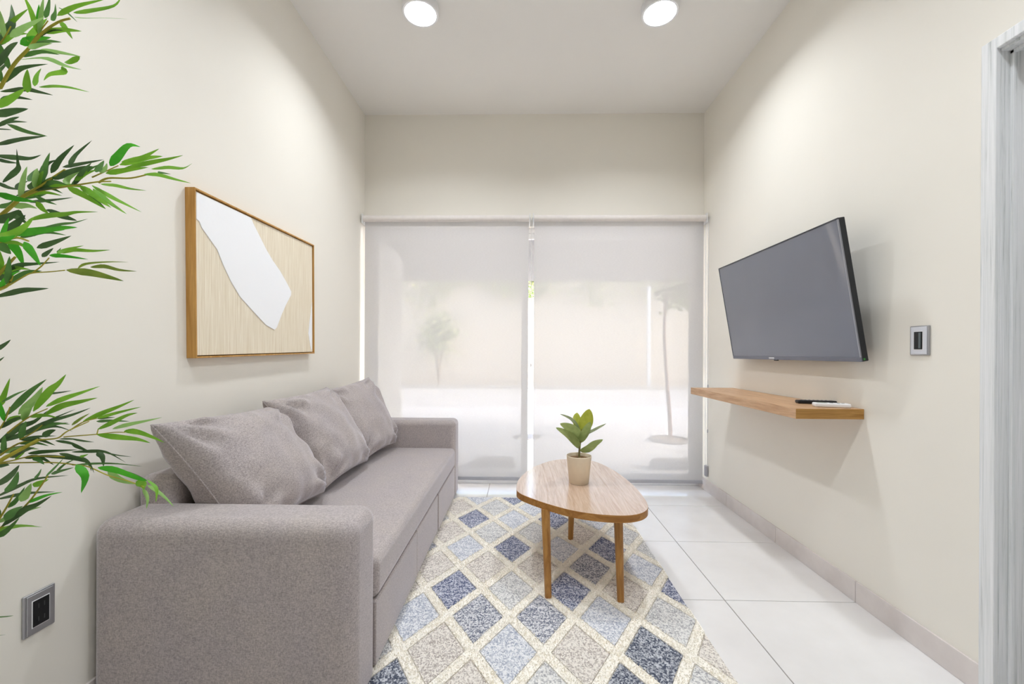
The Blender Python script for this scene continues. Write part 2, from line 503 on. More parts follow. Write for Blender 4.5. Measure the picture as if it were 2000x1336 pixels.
('d',0.0054,-0.41,[(-1.021,0.991,0.964),(-0.996,0.988,0.966),(-0.971,0.986,0.968)]),
('m',0.0079,-0.47,[(-0.993,0.962,0.962),(-0.947,0.949,0.966),(-0.887,0.935,0.967)]),
('b',0.012,-0.53,[(-0.965,0.938,0.948),(-0.919,0.929,0.967),(-0.881,0.921,0.983),(-0.848,0.912,0.99)]),
('l',0.0123,0.45,[(-0.95,0.958,0.945),(-0.915,0.962,0.955),(-0.883,0.967,0.962),(-0.844,0.972,0.971)]),
('b',0.0134,-0.22,[(-0.941,0.913,0.941),(-0.893,0.912,0.936),(-0.848,0.911,0.932),(-0.816,0.909,0.924)]),
('b',0.0158,0.53,[(-0.925,0.96,0.939),(-0.894,0.96,0.938),(-0.857,0.96,0.926),(-0.827,0.959,0.914)]),
('d',0.0053,0.24,[(-1.058,0.967,0.919),(-1.016,0.954,0.917),(-0.976,0.941,0.918)]),
('d',0.0069,0.01,[(-1.033,0.945,0.911),(-1.016,0.949,0.901),(-1.0,0.953,0.895)]),
('d',0.0093,0.15,[(-1.116,1.021,0.875),(-1.068,1.022,0.877),(-1.044,1.023,0.877),(-1.021,1.024,0.871),(-0.981,1.024,0.849)]),
('d',0.014,-0.29,[(-0.985,0.956,0.891),(-0.974,0.958,0.88),(-0.972,0.959,0.857)]),
('d',0.011,-0.44,[(-1.099,1.005,0.869),(-1.07,1.005,0.862),(-1.055,1.006,0.849),(-1.05,1.006,0.832)]),
('m',0.0059,0.28,[(-1.009,0.923,0.869),(-0.954,0.921,0.874),(-0.899,0.918,0.875),(-0.84,0.916,0.87)]),
('d',0.0035,0.19,[(-0.962,0.948,0.893),(-0.934,0.954,0.885),(-0.907,0.961,0.88)]),
('b',0.0066,-0.49,[(-0.976,0.909,0.892),(-0.972,0.914,0.893),(-0.966,0.919,0.896)]),
('v',0.0201,-0.31,[(-0.9,0.832,0.896),(-0.884,0.835,0.871),(-0.896,0.838,0.836)]),
('d',0.0106,-0.21,[(-1.24,0.968,0.852),(-1.219,0.967,0.856),(-1.207,0.967,0.856)]),
('d',0.0169,0.27,[(-1.23,0.96,0.807),(-1.179,0.946,0.837),(-1.139,0.931,0.867)]),
('m',0.0188,0.54,[(-1.072,0.855,0.83),(-1.045,0.845,0.853),(-1.023,0.834,0.881)]),
('d',0.0094,-0.46,[(-1.215,0.948,0.787),(-1.155,0.943,0.815),(-1.105,0.937,0.834),(-1.024,0.931,0.844)]),
('d',0.0107,0.38,[(-1.252,0.977,0.77),(-1.191,0.981,0.783),(-1.156,0.984,0.786),(-1.118,0.987,0.787)]),
('d',0.0157,-0.17,[(-1.133,0.894,0.742),(-1.088,0.896,0.776),(-1.06,0.899,0.789),(-1.029,0.901,0.808)]),
('m',0.0211,0.14,[(-1.099,0.874,0.763),(-1.076,0.868,0.785),(-1.048,0.863,0.799)]),
('m',0.0136,-0.44,[(-1.133,0.885,0.722),(-1.104,0.881,0.74),(-1.073,0.878,0.769)]),
('b',0.0164,0.37,[(-1.107,0.933,0.816),(-1.1,0.938,0.824),(-1.083,0.942,0.831)]),
('l',0.0216,0.02,[(-1.089,0.893,0.797),(-1.089,0.904,0.814),(-1.091,0.914,0.831)]),
('m',0.012,0.29,[(-1.137,0.909,0.777),(-1.121,0.911,0.794),(-1.105,0.914,0.823)]),
('m',0.0078,-0.56,[(-1.019,0.89,0.859),(-0.985,0.877,0.869),(-0.94,0.865,0.881)]),
('m',0.0057,0.47,[(-1.007,0.87,0.859),(-0.971,0.856,0.883),(-0.938,0.843,0.906)]),
('m',0.0059,-0.6,[(-1.02,0.898,0.857),(-1.008,0.906,0.875),(-0.99,0.914,0.886)]),
('m',0.0059,0.14,[(-1.064,0.897,0.845),(-1.068,0.909,0.853),(-1.075,0.92,0.862)]),
('m',0.0118,-0.48,[(-1.062,0.893,0.894),(-1.048,0.892,0.889),(-1.035,0.891,0.879)]),
('d',0.0177,-0.15,[(-1.119,0.895,0.893),(-1.085,0.885,0.908),(-1.037,0.875,0.92)]),
('d',0.0101,-0.42,[(-1.105,0.919,0.896),(-1.082,0.926,0.898),(-1.05,0.934,0.899),(-1.014,0.941,0.9)]),
('d',0.008,-0.41,[(-1.068,0.905,0.895),(-1.011,0.901,0.893),(-0.965,0.897,0.888),(-0.936,0.892,0.882)]),
('d',0.008,-0.02,[(-1.022,0.909,0.899),(-0.993,0.903,0.896),(-0.946,0.898,0.884),(-0.926,0.893,0.861)]),
('v',0.0127,-0.16,[(-0.846,0.823,0.893),(-0.819,0.832,0.886),(-0.779,0.84,0.867),(-0.768,0.849,0.859)]),
('l',0.0166,0.21,[(-0.947,0.944,0.849),(-0.924,0.949,0.83),(-0.89,0.955,0.818)]),
('m',0.0079,-0.46,[(-0.883,0.897,0.868),(-0.855,0.911,0.853),(-0.836,0.924,0.837)]),
('l',0.0081,0.21,[(-0.84,0.917,0.821),(-0.824,0.911,0.802),(-0.82,0.904,0.78)]),
('l',0.0081,-0.36,[(-0.835,0.923,0.827),(-0.794,0.913,0.81),(-0.757,0.903,0.786)]),
('b',0.0084,-0.51,[(-0.771,0.852,0.861),(-0.749,0.847,0.848),(-0.742,0.842,0.835),(-0.739,0.836,0.82)]),
('b',0.0176,-0.16,[(-0.83,0.89,0.845),(-0.826,0.904,0.833),(-0.839,0.919,0.818)]),
('d',0.012,-0.26,[(-1.168,0.911,0.899),(-1.127,0.91,0.908),(-1.069,0.909,0.921)]),
('d',0.0073,-0.4,[(-1.081,0.953,0.918),(-1.049,0.96,0.91),(-1.016,0.966,0.892)]),
('d',0.005,0.53,[(-1.017,0.904,0.932),(-0.989,0.909,0.931),(-0.95,0.914,0.924)]),
('m',0.0101,0.57,[(-1.175,0.915,0.528),(-1.147,0.913,0.532),(-1.125,0.91,0.537)]),
('m',0.0075,0.34,[(-1.096,0.851,0.533),(-1.064,0.837,0.543),(-1.034,0.824,0.554)])]
TWIGS=[(0.0048,[(-1.111,0.87,1.685),(-1.081,0.87,1.735),(-1.051,0.87,1.767),(-1.018,0.87,1.803),(-0.984,0.87,1.825),(-0.959,0.87,1.832)]),
(0.0027,[(-1.051,0.87,1.767),(-1.036,0.87,1.79),(-1.007,0.87,1.828)]),
(0.0027,[(-1.12,0.87,1.77),(-1.103,0.87,1.791),(-1.088,0.87,1.817)]),
(0.0058,[(-1.118,0.87,1.405),(-1.088,0.87,1.431),(-1.06,0.87,1.454),(-1.025,0.87,1.474),(-1.004,0.87,1.488),(-0.968,0.87,1.511)]),
(0.0032,[(-1.067,0.87,1.449),(-1.03,0.87,1.465),(-0.975,0.87,1.474),(-0.94,0.87,1.479),(-0.898,0.87,1.485),(-0.869,0.87,1.486)]),
(0.0034,[(-0.947,0.92,1.504),(-0.925,0.92,1.514),(-0.873,0.92,1.514),(-0.828,0.92,1.524)]),
(0.0022,[(-0.962,0.92,1.516),(-0.932,0.92,1.529),(-0.902,0.92,1.542)]),
(0.0051,[(-1.064,0.83,1.278),(-1.042,0.83,1.301),(-1.026,0.83,1.317)]),
(0.0041,[(-1.058,0.83,1.346),(-1.026,0.83,1.356),(-0.999,0.83,1.349)]),
(0.002,[(-1.039,0.83,1.259),(-1.01,0.83,1.276),(-0.991,0.83,1.284),(-0.95,0.83,1.287),(-0.923,0.83,1.29)]),
(0.002,[(-0.991,0.83,1.284),(-0.972,0.83,1.298),(-0.956,0.83,1.315)]),
(0.0046,[(-1.067,0.83,1.248),(-1.042,0.83,1.259),(-1.032,0.83,1.279)]),
(0.0027,[(-1.143,0.89,0.944),(-1.123,0.89,0.972),(-1.111,0.89,1.004)]),
(0.0027,[(-1.116,0.89,0.947),(-1.088,0.89,0.969),(-1.061,0.89,0.986),(-1.027,0.89,1.001)]),
(0.0022,[(-1.088,0.89,0.933),(-1.057,0.89,0.95),(-1.03,0.89,0.973)]),
(0.0027,[(-1.047,0.89,0.933),(-1.005,0.89,0.937),(-0.983,0.89,0.952),(-0.935,0.89,0.974)]),
(0.0023,[(-1.057,0.95,0.927),(-1.039,0.95,0.929),(-0.979,0.95,0.934),(-0.937,0.95,0.939),(-0.912,0.95,0.939)]),
(0.0017,[(-0.979,0.95,0.934),(-0.976,0.95,0.946)]),
(0.0023,[(-1.039,0.95,0.945),(-1.012,0.95,0.962),(-0.979,0.95,0.971)]),
(0.0027,[(-1.158,0.9,0.877),(-1.12,0.9,0.884),(-1.083,0.9,0.893),(-1.052,0.9,0.895),(-1.0,0.9,0.894)]),
(0.0022,[(-1.153,0.9,0.877),(-1.103,0.9,0.88),(-1.021,0.9,0.881),(-0.969,0.9,0.876),(-0.944,0.9,0.872),(-0.901,0.9,0.854),(-0.855,0.9,0.842),(-0.822,0.9,0.83)]),
(0.0033,[(-1.157,0.9,0.725),(-1.124,0.9,0.752),(-1.082,0.9,0.791),(-1.055,0.9,0.826),(-1.037,0.9,0.852)]),
(0.0033,[(-1.157,0.9,0.739),(-1.132,0.9,0.778),(-1.114,0.9,0.811)]),
(0.0033,[(-1.145,0.9,0.896),(-1.104,0.9,0.922),(-1.058,0.9,0.933)])]

# ================================================================== materials in use
WALL = paint('cream_wall_paint', (238, 234, 225))
CEIL = paint('white_ceiling_paint', (240, 238, 235))
EXTW = paint('white_outside_paint', (238, 238, 236))
GROUT = plain('tile_grout', (150, 145, 140), 0.9)
WHITE_METAL = plain('white_metal', (236, 236, 236), 0.4, 0.4)
WHITE_PLASTIC = plain('white_plastic', (238, 238, 240), 0.35, 0.5)
GREY_BAR = plain('grey_bar', (176, 176, 182), 0.5)
BLACK = plain('black_plastic', (22, 23, 26), 0.4, 0.4)
STEEL = plain('brushed_silver', (178, 178, 182), 0.38, 0.5, 0.75)
SILVER_FACE = plain('silver_white_face', (216, 218, 226), 0.35, 0.5, 0.2)

m = M('porcelain_tile', srgb(226, 224, 221), 0.22, 0.5)
rnd = m.n('ShaderNodeObjectInfo').outputs['Random']
geo = m.n('ShaderNodeNewGeometry')
cl = m.ramp(m.noise(2.5, 4, 0.55, geo.outputs['Position']), [(0.3, srgb(228, 226, 225)), (0.7, srgb(239, 238, 238))])
tint = m.ramp(rnd, [(0, (0.975, 0.975, 0.98, 1)), (1, (1, 1, 1, 1))])
m.color(m.mix(1.0, cl, tint, 'MULTIPLY'))
m.b.inputs['Coat Weight'].default_value = 0.35
m.b.inputs['Coat Roughness'].default_value = 0.12
TILE = m.m
m = M('skirting_tile', srgb(232, 226, 223), 0.35, 0.4)
m.color(m.ramp(m.noise(6, 5, 0.6), [(0.3, srgb(214, 206, 203)), (0.7, srgb(228, 221, 218))]))
SKIRT = m.m

m = M('whitewashed_wood', srgb(220, 222, 224), 0.5, 0.35)
st = m.noise(3.0, 6, 0.7, m.co((26, 26, 0.5)), 0.6)
st2 = m.noise(3.0, 3, 0.6, m.co((90, 90, 1.2)))
c1 = m.ramp(st, [(0.30, srgb(176, 180, 180)), (0.42, srgb(226, 228, 229)), (0.7, srgb(243, 243, 246))])
c2 = m.ramp(st2, [(0.3, (0.82, 0.84, 0.84, 1)), (0.5, (1, 1, 1, 1))])
m.color(m.mix(0.8, c1, c2, 'MULTIPLY'))
m.bump(st2, 0.15, 0.001)
DOORWOOD = m.m

# translucent woven screen of the blinds: threads scatter the daylight, the weave leaves small openings
m = M('screen_fabric', srgb(240, 238, 234), 0.9, 0.1)
tr = m.n('ShaderNodeBsdfTransparent')
tl = m.n('ShaderNodeBsdfTranslucent')
tl.inputs['Color'].default_value = srgb(240, 239, 240)
df = m.n('ShaderNodeBsdfDiffuse')
weave = m.ramp(m.noise(60, 2, 0.5, m.co((1, 1, 8))), [(0.3, srgb(190, 188, 187)), (0.7, srgb(198, 196, 195))])
m.l(weave, df.inputs['Color'])
mx1 = m.n('ShaderNodeMixShader')
mx1.inputs[0].default_value = 0.145
m.l(df.outputs[0], mx1.inputs[1])
m.l(tl.outputs[0], mx1.inputs[2])
mx2 = m.n('ShaderNodeMixShader')
mx2.inputs[0].default_value = 0.077
m.l(mx1.outputs[0], mx2.inputs[1])
m.l(tr.outputs[0], mx2.inputs[2])
m.l(mx2.outputs[0], m.out.inputs['Surface'])
SCREEN = m.m

m = M('clear_glass', (1, 1, 1, 1), 0.0)
tr = m.n('ShaderNodeBsdfTransparent')
tr.inputs['Color'].default_value = (0.95, 0.965, 0.96, 1)
gl = m.n('ShaderNodeBsdfGlossy')
gl.inputs['Roughness'].default_value = 0.02
fr = m.n('ShaderNodeFresnel')
fr.inputs['IOR'].default_value = 1.35
mx = m.n('ShaderNodeMixShader')
m.l(fr.outputs[0], mx.inputs[0])
m.l(tr.outputs[0], mx.inputs[1])
m.l(gl.outputs[0], mx.inputs[2])
m.l(mx.outputs[0], m.out.inputs['Surface'])
GLASS = m.m

# ================================================================== the room
fl = tag(box('floor', (WL - 0.15, WR + 0.15), (REAR, D + 0.18), (-0.12, -0.003), GROUT), kind='structure')
GAP = 0.0020
tile_mesh = {}
xs = [WL] + [TX - T * k for k in (3, 2, 1, 0)] + [WR]
ys = [D + 0.10] + [TJ - T * k for k in range(0, 10)]
for i in range(len(xs) - 1):
    for j in range(len(ys) - 1):
        x0, x1, y0, y1 = xs[i] + GAP, xs[i + 1] - GAP, ys[j + 1] + GAP, ys[j] - GAP
        key = (round(x1 - x0, 4), round(y1 - y0, 4))
        if key not in tile_mesh:
            o = box('tile', (-key[0] / 2, key[0] / 2), (-key[1] / 2, key[1] / 2), (-0.006, 0), TILE, None, 0.001, 1, None, True)
            tile_mesh[key] = o.data
        else:
            o = bpy.data.objects.new('tile', tile_mesh[key])
            COL.objects.link(o)
        o.location = ((x0 + x1) / 2, (y0 + y1) / 2, 0)
        attach(o, fl)

tag(box('ceiling', (WL - 0.15, WR + 0.15), (REAR - 0.1, D + 0.16), (H, H + 0.12), CEIL), kind='structure')
tag(box('wall_left', (WL - 0.15, WL), (REAR, D + 0.16), (-0.1, H), WALL), kind='structure')
tag(box('wall_rear', (WL - 0.15, WR + 0.15), (REAR - 0.15, REAR), (-0.1, H), WALL), kind='structure')
WT = 0.14
DY0, DY1, DZ = 0.56, 1.392, 2.118           # door opening in the right wall
tag(boxes('wall_right', [((WR, WR + WT), (DY1, D + 0.16), (-0.1, H)), ((WR, WR + WT), (REAR, DY0), (-0.1, H)),
                         ((WR, WR + WT), (DY0, DY1), (DZ, H))], WALL), kind='structure')
WT_Z = 2.205                                 # top of the window opening
tag(boxes('wall_window', [((WL - 0.15, WR + 0.15), (D, D + 0.16), (WT_Z, H))], WALL), kind='structure')

# tiled skirting
for nm, X0, X1, Y_end in (('baseboard_right', WR - 0.010, WR, 1.424), ('baseboard_left', WL, WL + 0.010, REAR)):
    b = thing(nm, ((X0 + X1) / 2, 2, 0), kind='structure')
    edges = [y for y in [D + 0.10] + [TJ - T * k for k in range(0, 10)] if y > Y_end + 0.05] + [Y_end]
    for a, c in zip(edges[1:], edges[:-1]):
        box('baseboard_tile', (X0, X1), (a + 0.0012, c - 0.0012), (0.0005, 0.096), SKIRT, b, 0.0012, 1)
b = thing('baseboard_far_right', (WR, 0, 0), kind='structure')
for a, c in ((REAR, -2.0), (-2.0, -1.4), (-1.4, -0.8), (-0.8, -0.2), (-0.2, 0.5)):
    box('baseboard_tile', (WR - 0.01, WR), (a + 0.0012, c - 0.0012), (0.0005, 0.096), SKIRT, b, 0.0012, 1)

# door on the right: casing, lining, leaf
dr = thing('door_1', (WR, 1.0, 0), kind='structure')
CX0 = WR - 0.016
CY0, CY1, CZ0, CZ1 = 0.574, 1.378, 2.112, 2.150
box('casing', (CX0, WR + 0.001), (CY1, CY1 + 0.045), (0.0, CZ1), DOORWOOD, dr, 0.003)
box('casing', (CX0, WR + 0.001), (CY0 - 0.045, CY0), (0.0, CZ1), DOORWOOD, dr, 0.003)
box('casing', (CX0, WR + 0.001), (CY0, CY1), (CZ0, CZ1), DOORWOOD, dr, 0.003)
box('lining', (WR, WR + WT), (CY1, CY1 + 0.0135), (0.0, CZ0 + 0.005), DOORWOOD, dr, 0.001)
box('lining', (WR, WR + WT), (CY0 - 0.0135, CY0), (0.0, CZ0 + 0.005), DOORWOOD, dr, 0.001)
box('lining', (WR, WR + WT), (CY0, CY1), (CZ0 - 0.008, CZ0 + 0.005), DOORWOOD, dr, 0.001)
box('door_stop', (WR + 0.028, WR + 0.04), (CY1 - 0.010, CY1), (0.0, CZ0 - 0.008), DOORWOOD, dr, 0.001)
box('door_stop', (WR + 0.028, WR + 0.04), (CY0, CY1), (CZ0 - 0.018, CZ0 - 0.008), DOORWOOD, dr, 0.001)
box('door_leaf', (WR + 0.085, WR + 0.125), (CY0 + 0.003, CY1 - 0.003), (0.006, CZ0 - 0.011), DOORWOOD, dr, 0.002)
hd = part(box('handle_plate', (WR + 0.078, WR + 0.085), (CY0 + 0.05, CY0 + 0.09), (0.95, 1.11), STEEL, dr, 0.002))
tube('lever', [(WR + 0.08, CY0 + 0.07, 1.06), (WR + 0.04, CY0 + 0.07, 1.06), (WR + 0.035, CY0 + 0.09, 1.06),
               (WR + 0.035, CY0 + 0.18, 1.06)], 0.008, STEEL, hd)

# sliding window behind the blinds
wi = thing('window_1', (0.1, D + 0.09, 0), kind='structure')
FY = (D + 0.06, D + 0.12)
box('frame', (WL, WL + 0.035), FY, (0.0, WT_Z), WHITE_METAL, wi, 0.003)
box('frame', (WR - 0.035, WR), FY, (0.0, WT_Z), WHITE_METAL, wi, 0.003)
box('frame', (WL + 0.035, WR - 0.035), FY, (WT_Z - 0.04, WT_Z), WHITE_METAL, wi, 0.003)
box('track', (WL + 0.035, WR - 0.035), (D + 0.05, D + 0.13), (0.0, 0.03), WHITE_METAL, wi, 0.003)
for (a, c, yy) in ((WL + 0.037, 0.064, D + 0.10), (0.006, WR - 0.037, D + 0.075)):
    Y2 = (yy - 0.011, yy + 0.011)
    s0 = box('stile', (a, a + 0.055), Y2, (0.032, WT_Z - 0.042), WHITE_METAL, wi, 0.003)
    s1 = part(box('stile', (c - 0.055, c), Y2, (0.032, WT_Z - 0.042), WHITE_METAL, wi, 0.003))
    box('rail', (a + 0.055, c - 0.055), Y2, (0.032, 0.095), WHITE_METAL, wi, 0.003)
    box('rail', (a + 0.055, c - 0.055), Y2, (WT_Z - 0.09, WT_Z - 0.042), WHITE_METAL, wi, 0.003)
    mesh('pane', [(a + 0.05, yy, 0.09), (c - 0.05, yy, 0.09), (c - 0.05, yy, WT_Z - 0.085), (a + 0.05, yy, WT_Z - 0.085)],
         [(0, 1, 2, 3)], GLASS, wi)
box('latch', (WR - 0.078, WR - 0.06), (D + 0.052, D + 0.066), (1.0, 1.16), GREY_BAR, s1, 0.002)

# ================================================================== outside
m = M('pale_paving', srgb(212,211,211), 0.85, 0.2)
br = m.n('ShaderNodeTexBrick')
br.inputs['Color1'].default_value = srgb(230, 230, 231)
br.inputs['Color2'].default_value = srgb(220, 220, 222)
br.inputs['Mortar'].default_value = srgb(174, 173, 172)
br.inputs['Scale'].default_value = 5.0
br.inputs['Mortar Size'].default_value = 0.012
m.l(m.co(), br.inputs['Vector'])
m.color(br.outputs['Color'])
PAVE = m.m
ROAD = plain('grey_road', (205, 204, 203), 0.9, 0.2)
tag(box('patio', (-9, 11), (D + 0.18, 9.0), (-0.25, -0.02), PAVE), kind='structure')
tag(box('road', (-14, 18), (9.0, 13.6), (-0.25, -0.03), ROAD), kind='structure')
tag(box('kerb', (-14, 18), (13.6, 13.75), (-0.2, 0.08), plain('kerb_stone', (196, 190, 182), 0.9)), kind='structure')
tag(box('planting_bed', (-14, 18), (13.75, 18), (-0.2, 0.02), plain('dry_soil', (150, 132, 108), 1.0)), kind='structure')
tag(box('porch_roof', (-4.2, 3.6), (D + 0.161, 6.65), (2.27, 2.50), paint('porch_ceiling_paint', (96, 94, 92))), kind='structure')
tag(box('wall_patio', (-1.62, -1.42), (D + 0.161, 5.0), (-0.02, 2.27), EXTW), kind='structure')
tag(boxes('wall_facade', [((-6, WL - 0.15), (D + 0.0, D + 0.16), (-0.2, 3.3)), ((WR + 0.15, 6), (D + 0.0, D + 0.16), (-0.2, 3.3)),
                          ((WL - 0.15, WR + 0.15), (D + 0.16, D + 0.161), (2.2, 3.3))], EXTW), kind='structure')

STONE = plain('grey_concrete', (150, 148, 146), 0.9, 0.2, var=0.12)
for k, (xa, xb, lab) in enumerate(((-0.484, -0.044, 'low grey concrete block on the paving behind the blind beside the sofa'),
                                   (1.32, 1.76, 'low grey concrete block on the paving behind the blind near the right wall'))):
    pts = [(0, 0), (0.44, 0), (0.43, 0.05), (0.40, 0.085), (0.04, 0.085), (0.01, 0.05)]
    o = prism('wheel_stop', pts, lambda u, v, h, xa=xa: (xa + u, 4.18 + h, -0.02 + v), 0.15, STONE, None, 0.008)
    tag(o, lab, 'wheel stop', 'concrete blocks outside the window')
lid = thing('manhole_cover', (0.10, 5.74, -0.02), 'round grey manhole lid in the paving outside, behind the slit between the blinds', 'manhole cover')
lathe('rim', [(0.19, 0.0), (0.19, 0.010), (0.165, 0.010), (0.165, 0.0)], (0.10, 5.74, -0.02), STONE, lid, 32, caps=False)
lathe('lid', [(0.163, 0.0), (0.163, 0.008), (0.158, 0.009)], (0.10, 5.74, -0.02), plain('iron_lid', (110, 110, 112), 0.7), lid, 32)

post = thing('fence_post', (4.2, 13.68, 0.02), 'tall thin white post at the far kerb outside', 'post')
box('shaft', (4.145, 4.255), (13.80, 13.91), (0.02, 3.3), EXTW, post, 0.006)
box('cap', (4.13, 4.27), (13.785, 13.925), (3.3, 3.34), EXTW, post, 0.006)
box('foot_plate', (4.11, 4.29), (13.77, 13.94), (0.0, 0.022), STONE, post, 0.003)

random.seed(11)
LEAFY = [plain('hedge_leaf_a', (128, 148, 84), 0.6), plain('hedge_leaf_b', (168, 178, 120), 0.6), plain('hedge_leaf_c', (200, 200, 150), 0.6)]


def foliage(name, count, sampler, size, parent, stuff=True):
    vs_, fs, mi = [], [], []
    for _ in range(count):
        c = Vector(sampler())
        d = Vector((random.gauss(0, 1), random.gauss(0, 1), random.gauss(0, 1) + 0.3)).normalized()
        s = d.orthogonal().normalized()
        s.rotate(Matrix.Rotation(random.uniform(0, 6.28), 3, d))
        L = size * random.uniform(0.6, 1.3)
        w = L * 0.28
        nrm = d.cross(s)
        k = len(vs_)
        vs_ += [tuple(c), tuple(c + d * L * .45 + s * w + nrm * w * .3), tuple(c + d * L), tuple(c + d * L * .45 - s * w + nrm * w * .3)]
        fs += [(k, k + 1, k + 2), (k, k + 2, k + 3)]
        i = random.choice((0, 0, 1, 1, 2))
        mi += [i, i]
    me = bpy.data.meshes.new(name)
    me.from_pydata(vs_, [], fs)
    for q in LEAFY:
        me.materials.append(q)
    me.polygons.foreach_set('material_index', mi)
    o = finish(name, me, None, parent)
    if stuff:
        o['kind'] = 'stuff'
    return o


tag(box('wall_perimeter', (-14, 18), (14.4, 14.6), (0.0, 3.75), paint('sandy_wall_paint', (226, 213, 192))), kind='structure')
hg = thing('climbing_plant', (2, 14.2, 3.7), 'leafy climber hanging along the top of the far garden wall, dim behind the blinds', 'plant')


def vine_pt():
    while True:
        x = random.uniform(-11, 15)
        dens = 0.5 + 0.8 * noise.noise((x * 0.7, 1.7, 0))
        drop = random.random() ** 2.2 * (0.9 + 0.8 * noise.noise((x * 0.8, 5.3, 2)))
        if random.random() < dens:
            return (x, 14.28 - random.random() * 0.16, 3.85 - max(0, drop))


foliage('foliage', 6000, vine_pt, 0.15, hg)
for k in range(8):
    x = -9.5 + k * 3.1
    tube('stem', [(x, 14.36, 3.72), (x + 0.9, 14.33, 3.62), (x + 1.9, 14.36, 3.7), (x + 3.1, 14.34, 3.64)], 0.02, plain('vine_stem', (120, 100, 76), 0.9), hg)
sb = thing('garden_shrub', (-2.75, 13.98, 0.02), 'tall loose shrub before the far garden wall, at the left behind the blind', 'shrub')
for k in range(7):
    a = k * 0.9
    tube('stem', [(-2.75, 13.98, 0.0), (-2.75 + .1 * math.cos(a), 13.98 + .05 * math.sin(a), 0.9), (-2.75 + .35 * math.cos(a), 13.98 + .12 * math.sin(a), 1.9)],
         0.018, plain('shrub_stem', (126, 108, 84), 0.9), sb, 0.006, 6)
foliage('foliage', 900, lambda: (-2.75 + random.gauss(0, .28), 13.98 + random.gauss(0, .09), 1.75 + random.gauss(0, .33)), 0.16, sb)

tr_ = thing('young_tree', (2.0, 5.62, -0.02), 'slender young tree in a round paving basin outside, behind the right blind', 'tree')
BARK = plain('reddish_bark', (150, 112, 92), 0.9, var=0.25)
tube('trunk', [(2.0, 5.62, -0.02), (1.985, 5.62, 0.35), (1.95, 5.63, 0.8), (1.91, 5.62, 1.4), (1.93, 5.6, 2.0), (1.99, 5.62, 2.24)],
     0.028, BARK, tr_, 0.016)
for q in ([(1.93, 5.6, 1.85), (2.08, 5.55, 2.0), (2.2, 5.52, 2.12)], [(1.92, 5.61, 1.75), (2.1, 5.68, 1.85), (2.24, 5.75, 1.92)],
          [(1.93, 5.6, 2.0), (1.86, 5.6, 2.1), (1.75, 5.62, 2.2)]):
    tube('branch', q, 0.010, BARK, tr_, 0.004, 6)
foliage('foliage', 420, lambda: (2.12 + random.gauss(0, .11), 5.62 + random.gauss(0, .14), 1.93 + random.gauss(0, .10)), 0.09, tr_)
lathe('basin_kerb', [(0.27, 0.0), (0.27, 0.02), (0.22, 0.02), (0.22, 0.0)], (2.0, 5.62, -0.02), STONE, tr_, 32, caps=False)
lathe('soil', [(0.22, 0.0), (0.22, 0.006)], (2.0, 5.62, -0.02), plain('basin_soil', (150, 134, 116), 1.0), tr_, 32)

# ================================================================== ceiling lights
m = M('lit_diffuser', (1, 1, 1, 1), 0.5)
m.b.inputs['Emission Color'].default_value = (0.905, 0.95, 1.0, 1)
m.b.inputs['Emission Strength'].default_value = 4.0
DIFF = m.m


def ceiling_light(x, y, label):
    t = thing('ceiling_light', (x, y, H), label, 'ceiling light', 'round ceiling lights')
    lathe('housing', [(0.092, 0.0), (0.104, 0.0), (0.106, -0.006), (0.106, -0.044), (0.102, -0.05), (0.091, -0.05), (0.091, -0.045)],
          (x, y, H), WHITE_PLASTIC, t, 48, caps=False)
    lathe('diffuser', [(0.091, 0.0), (0.091, -0.049), (0.085, -0.052), (0.001, -0.054)][::1], (x, y, H), DIFF, t, 48, caps=True)
    la = bpy.data.lights.new('ceiling_light_bulb', 'AREA')
    la.shape = 'DISK'
    la.size = 0.165
    la.energy = LAMP
    la.color = (0.905, 0.95, 1.0)
    la.spread = R(140)
    lo = bpy.data.objects.new('bulb', la)
    COL.objects.link(lo)
    lo.location = (x, y, H - 0.0565)
    attach(lo, t)
    return t


ceiling_light(-0.597, 2.446, 'round lit ceiling light above the sofa, the left of the two in view')
ceiling_light(0.803, 2.463, 'round lit ceiling light nearer the television wall, the right of the two in view')
for x, y, w in ((-0.597, 0.7, 'left of the room, behind the view'), (0.803, 0.7, 'right of the room, behind the view')):  # unseen pair, added to brighten the near half of the room
    ceiling_light(x, y, 'round lit ceiling light ' + w)

# ================================================================== roller blinds
BY = 3.474


TUBE = plain('blind_tube', (232, 226, 222), 0.5, 0.3)


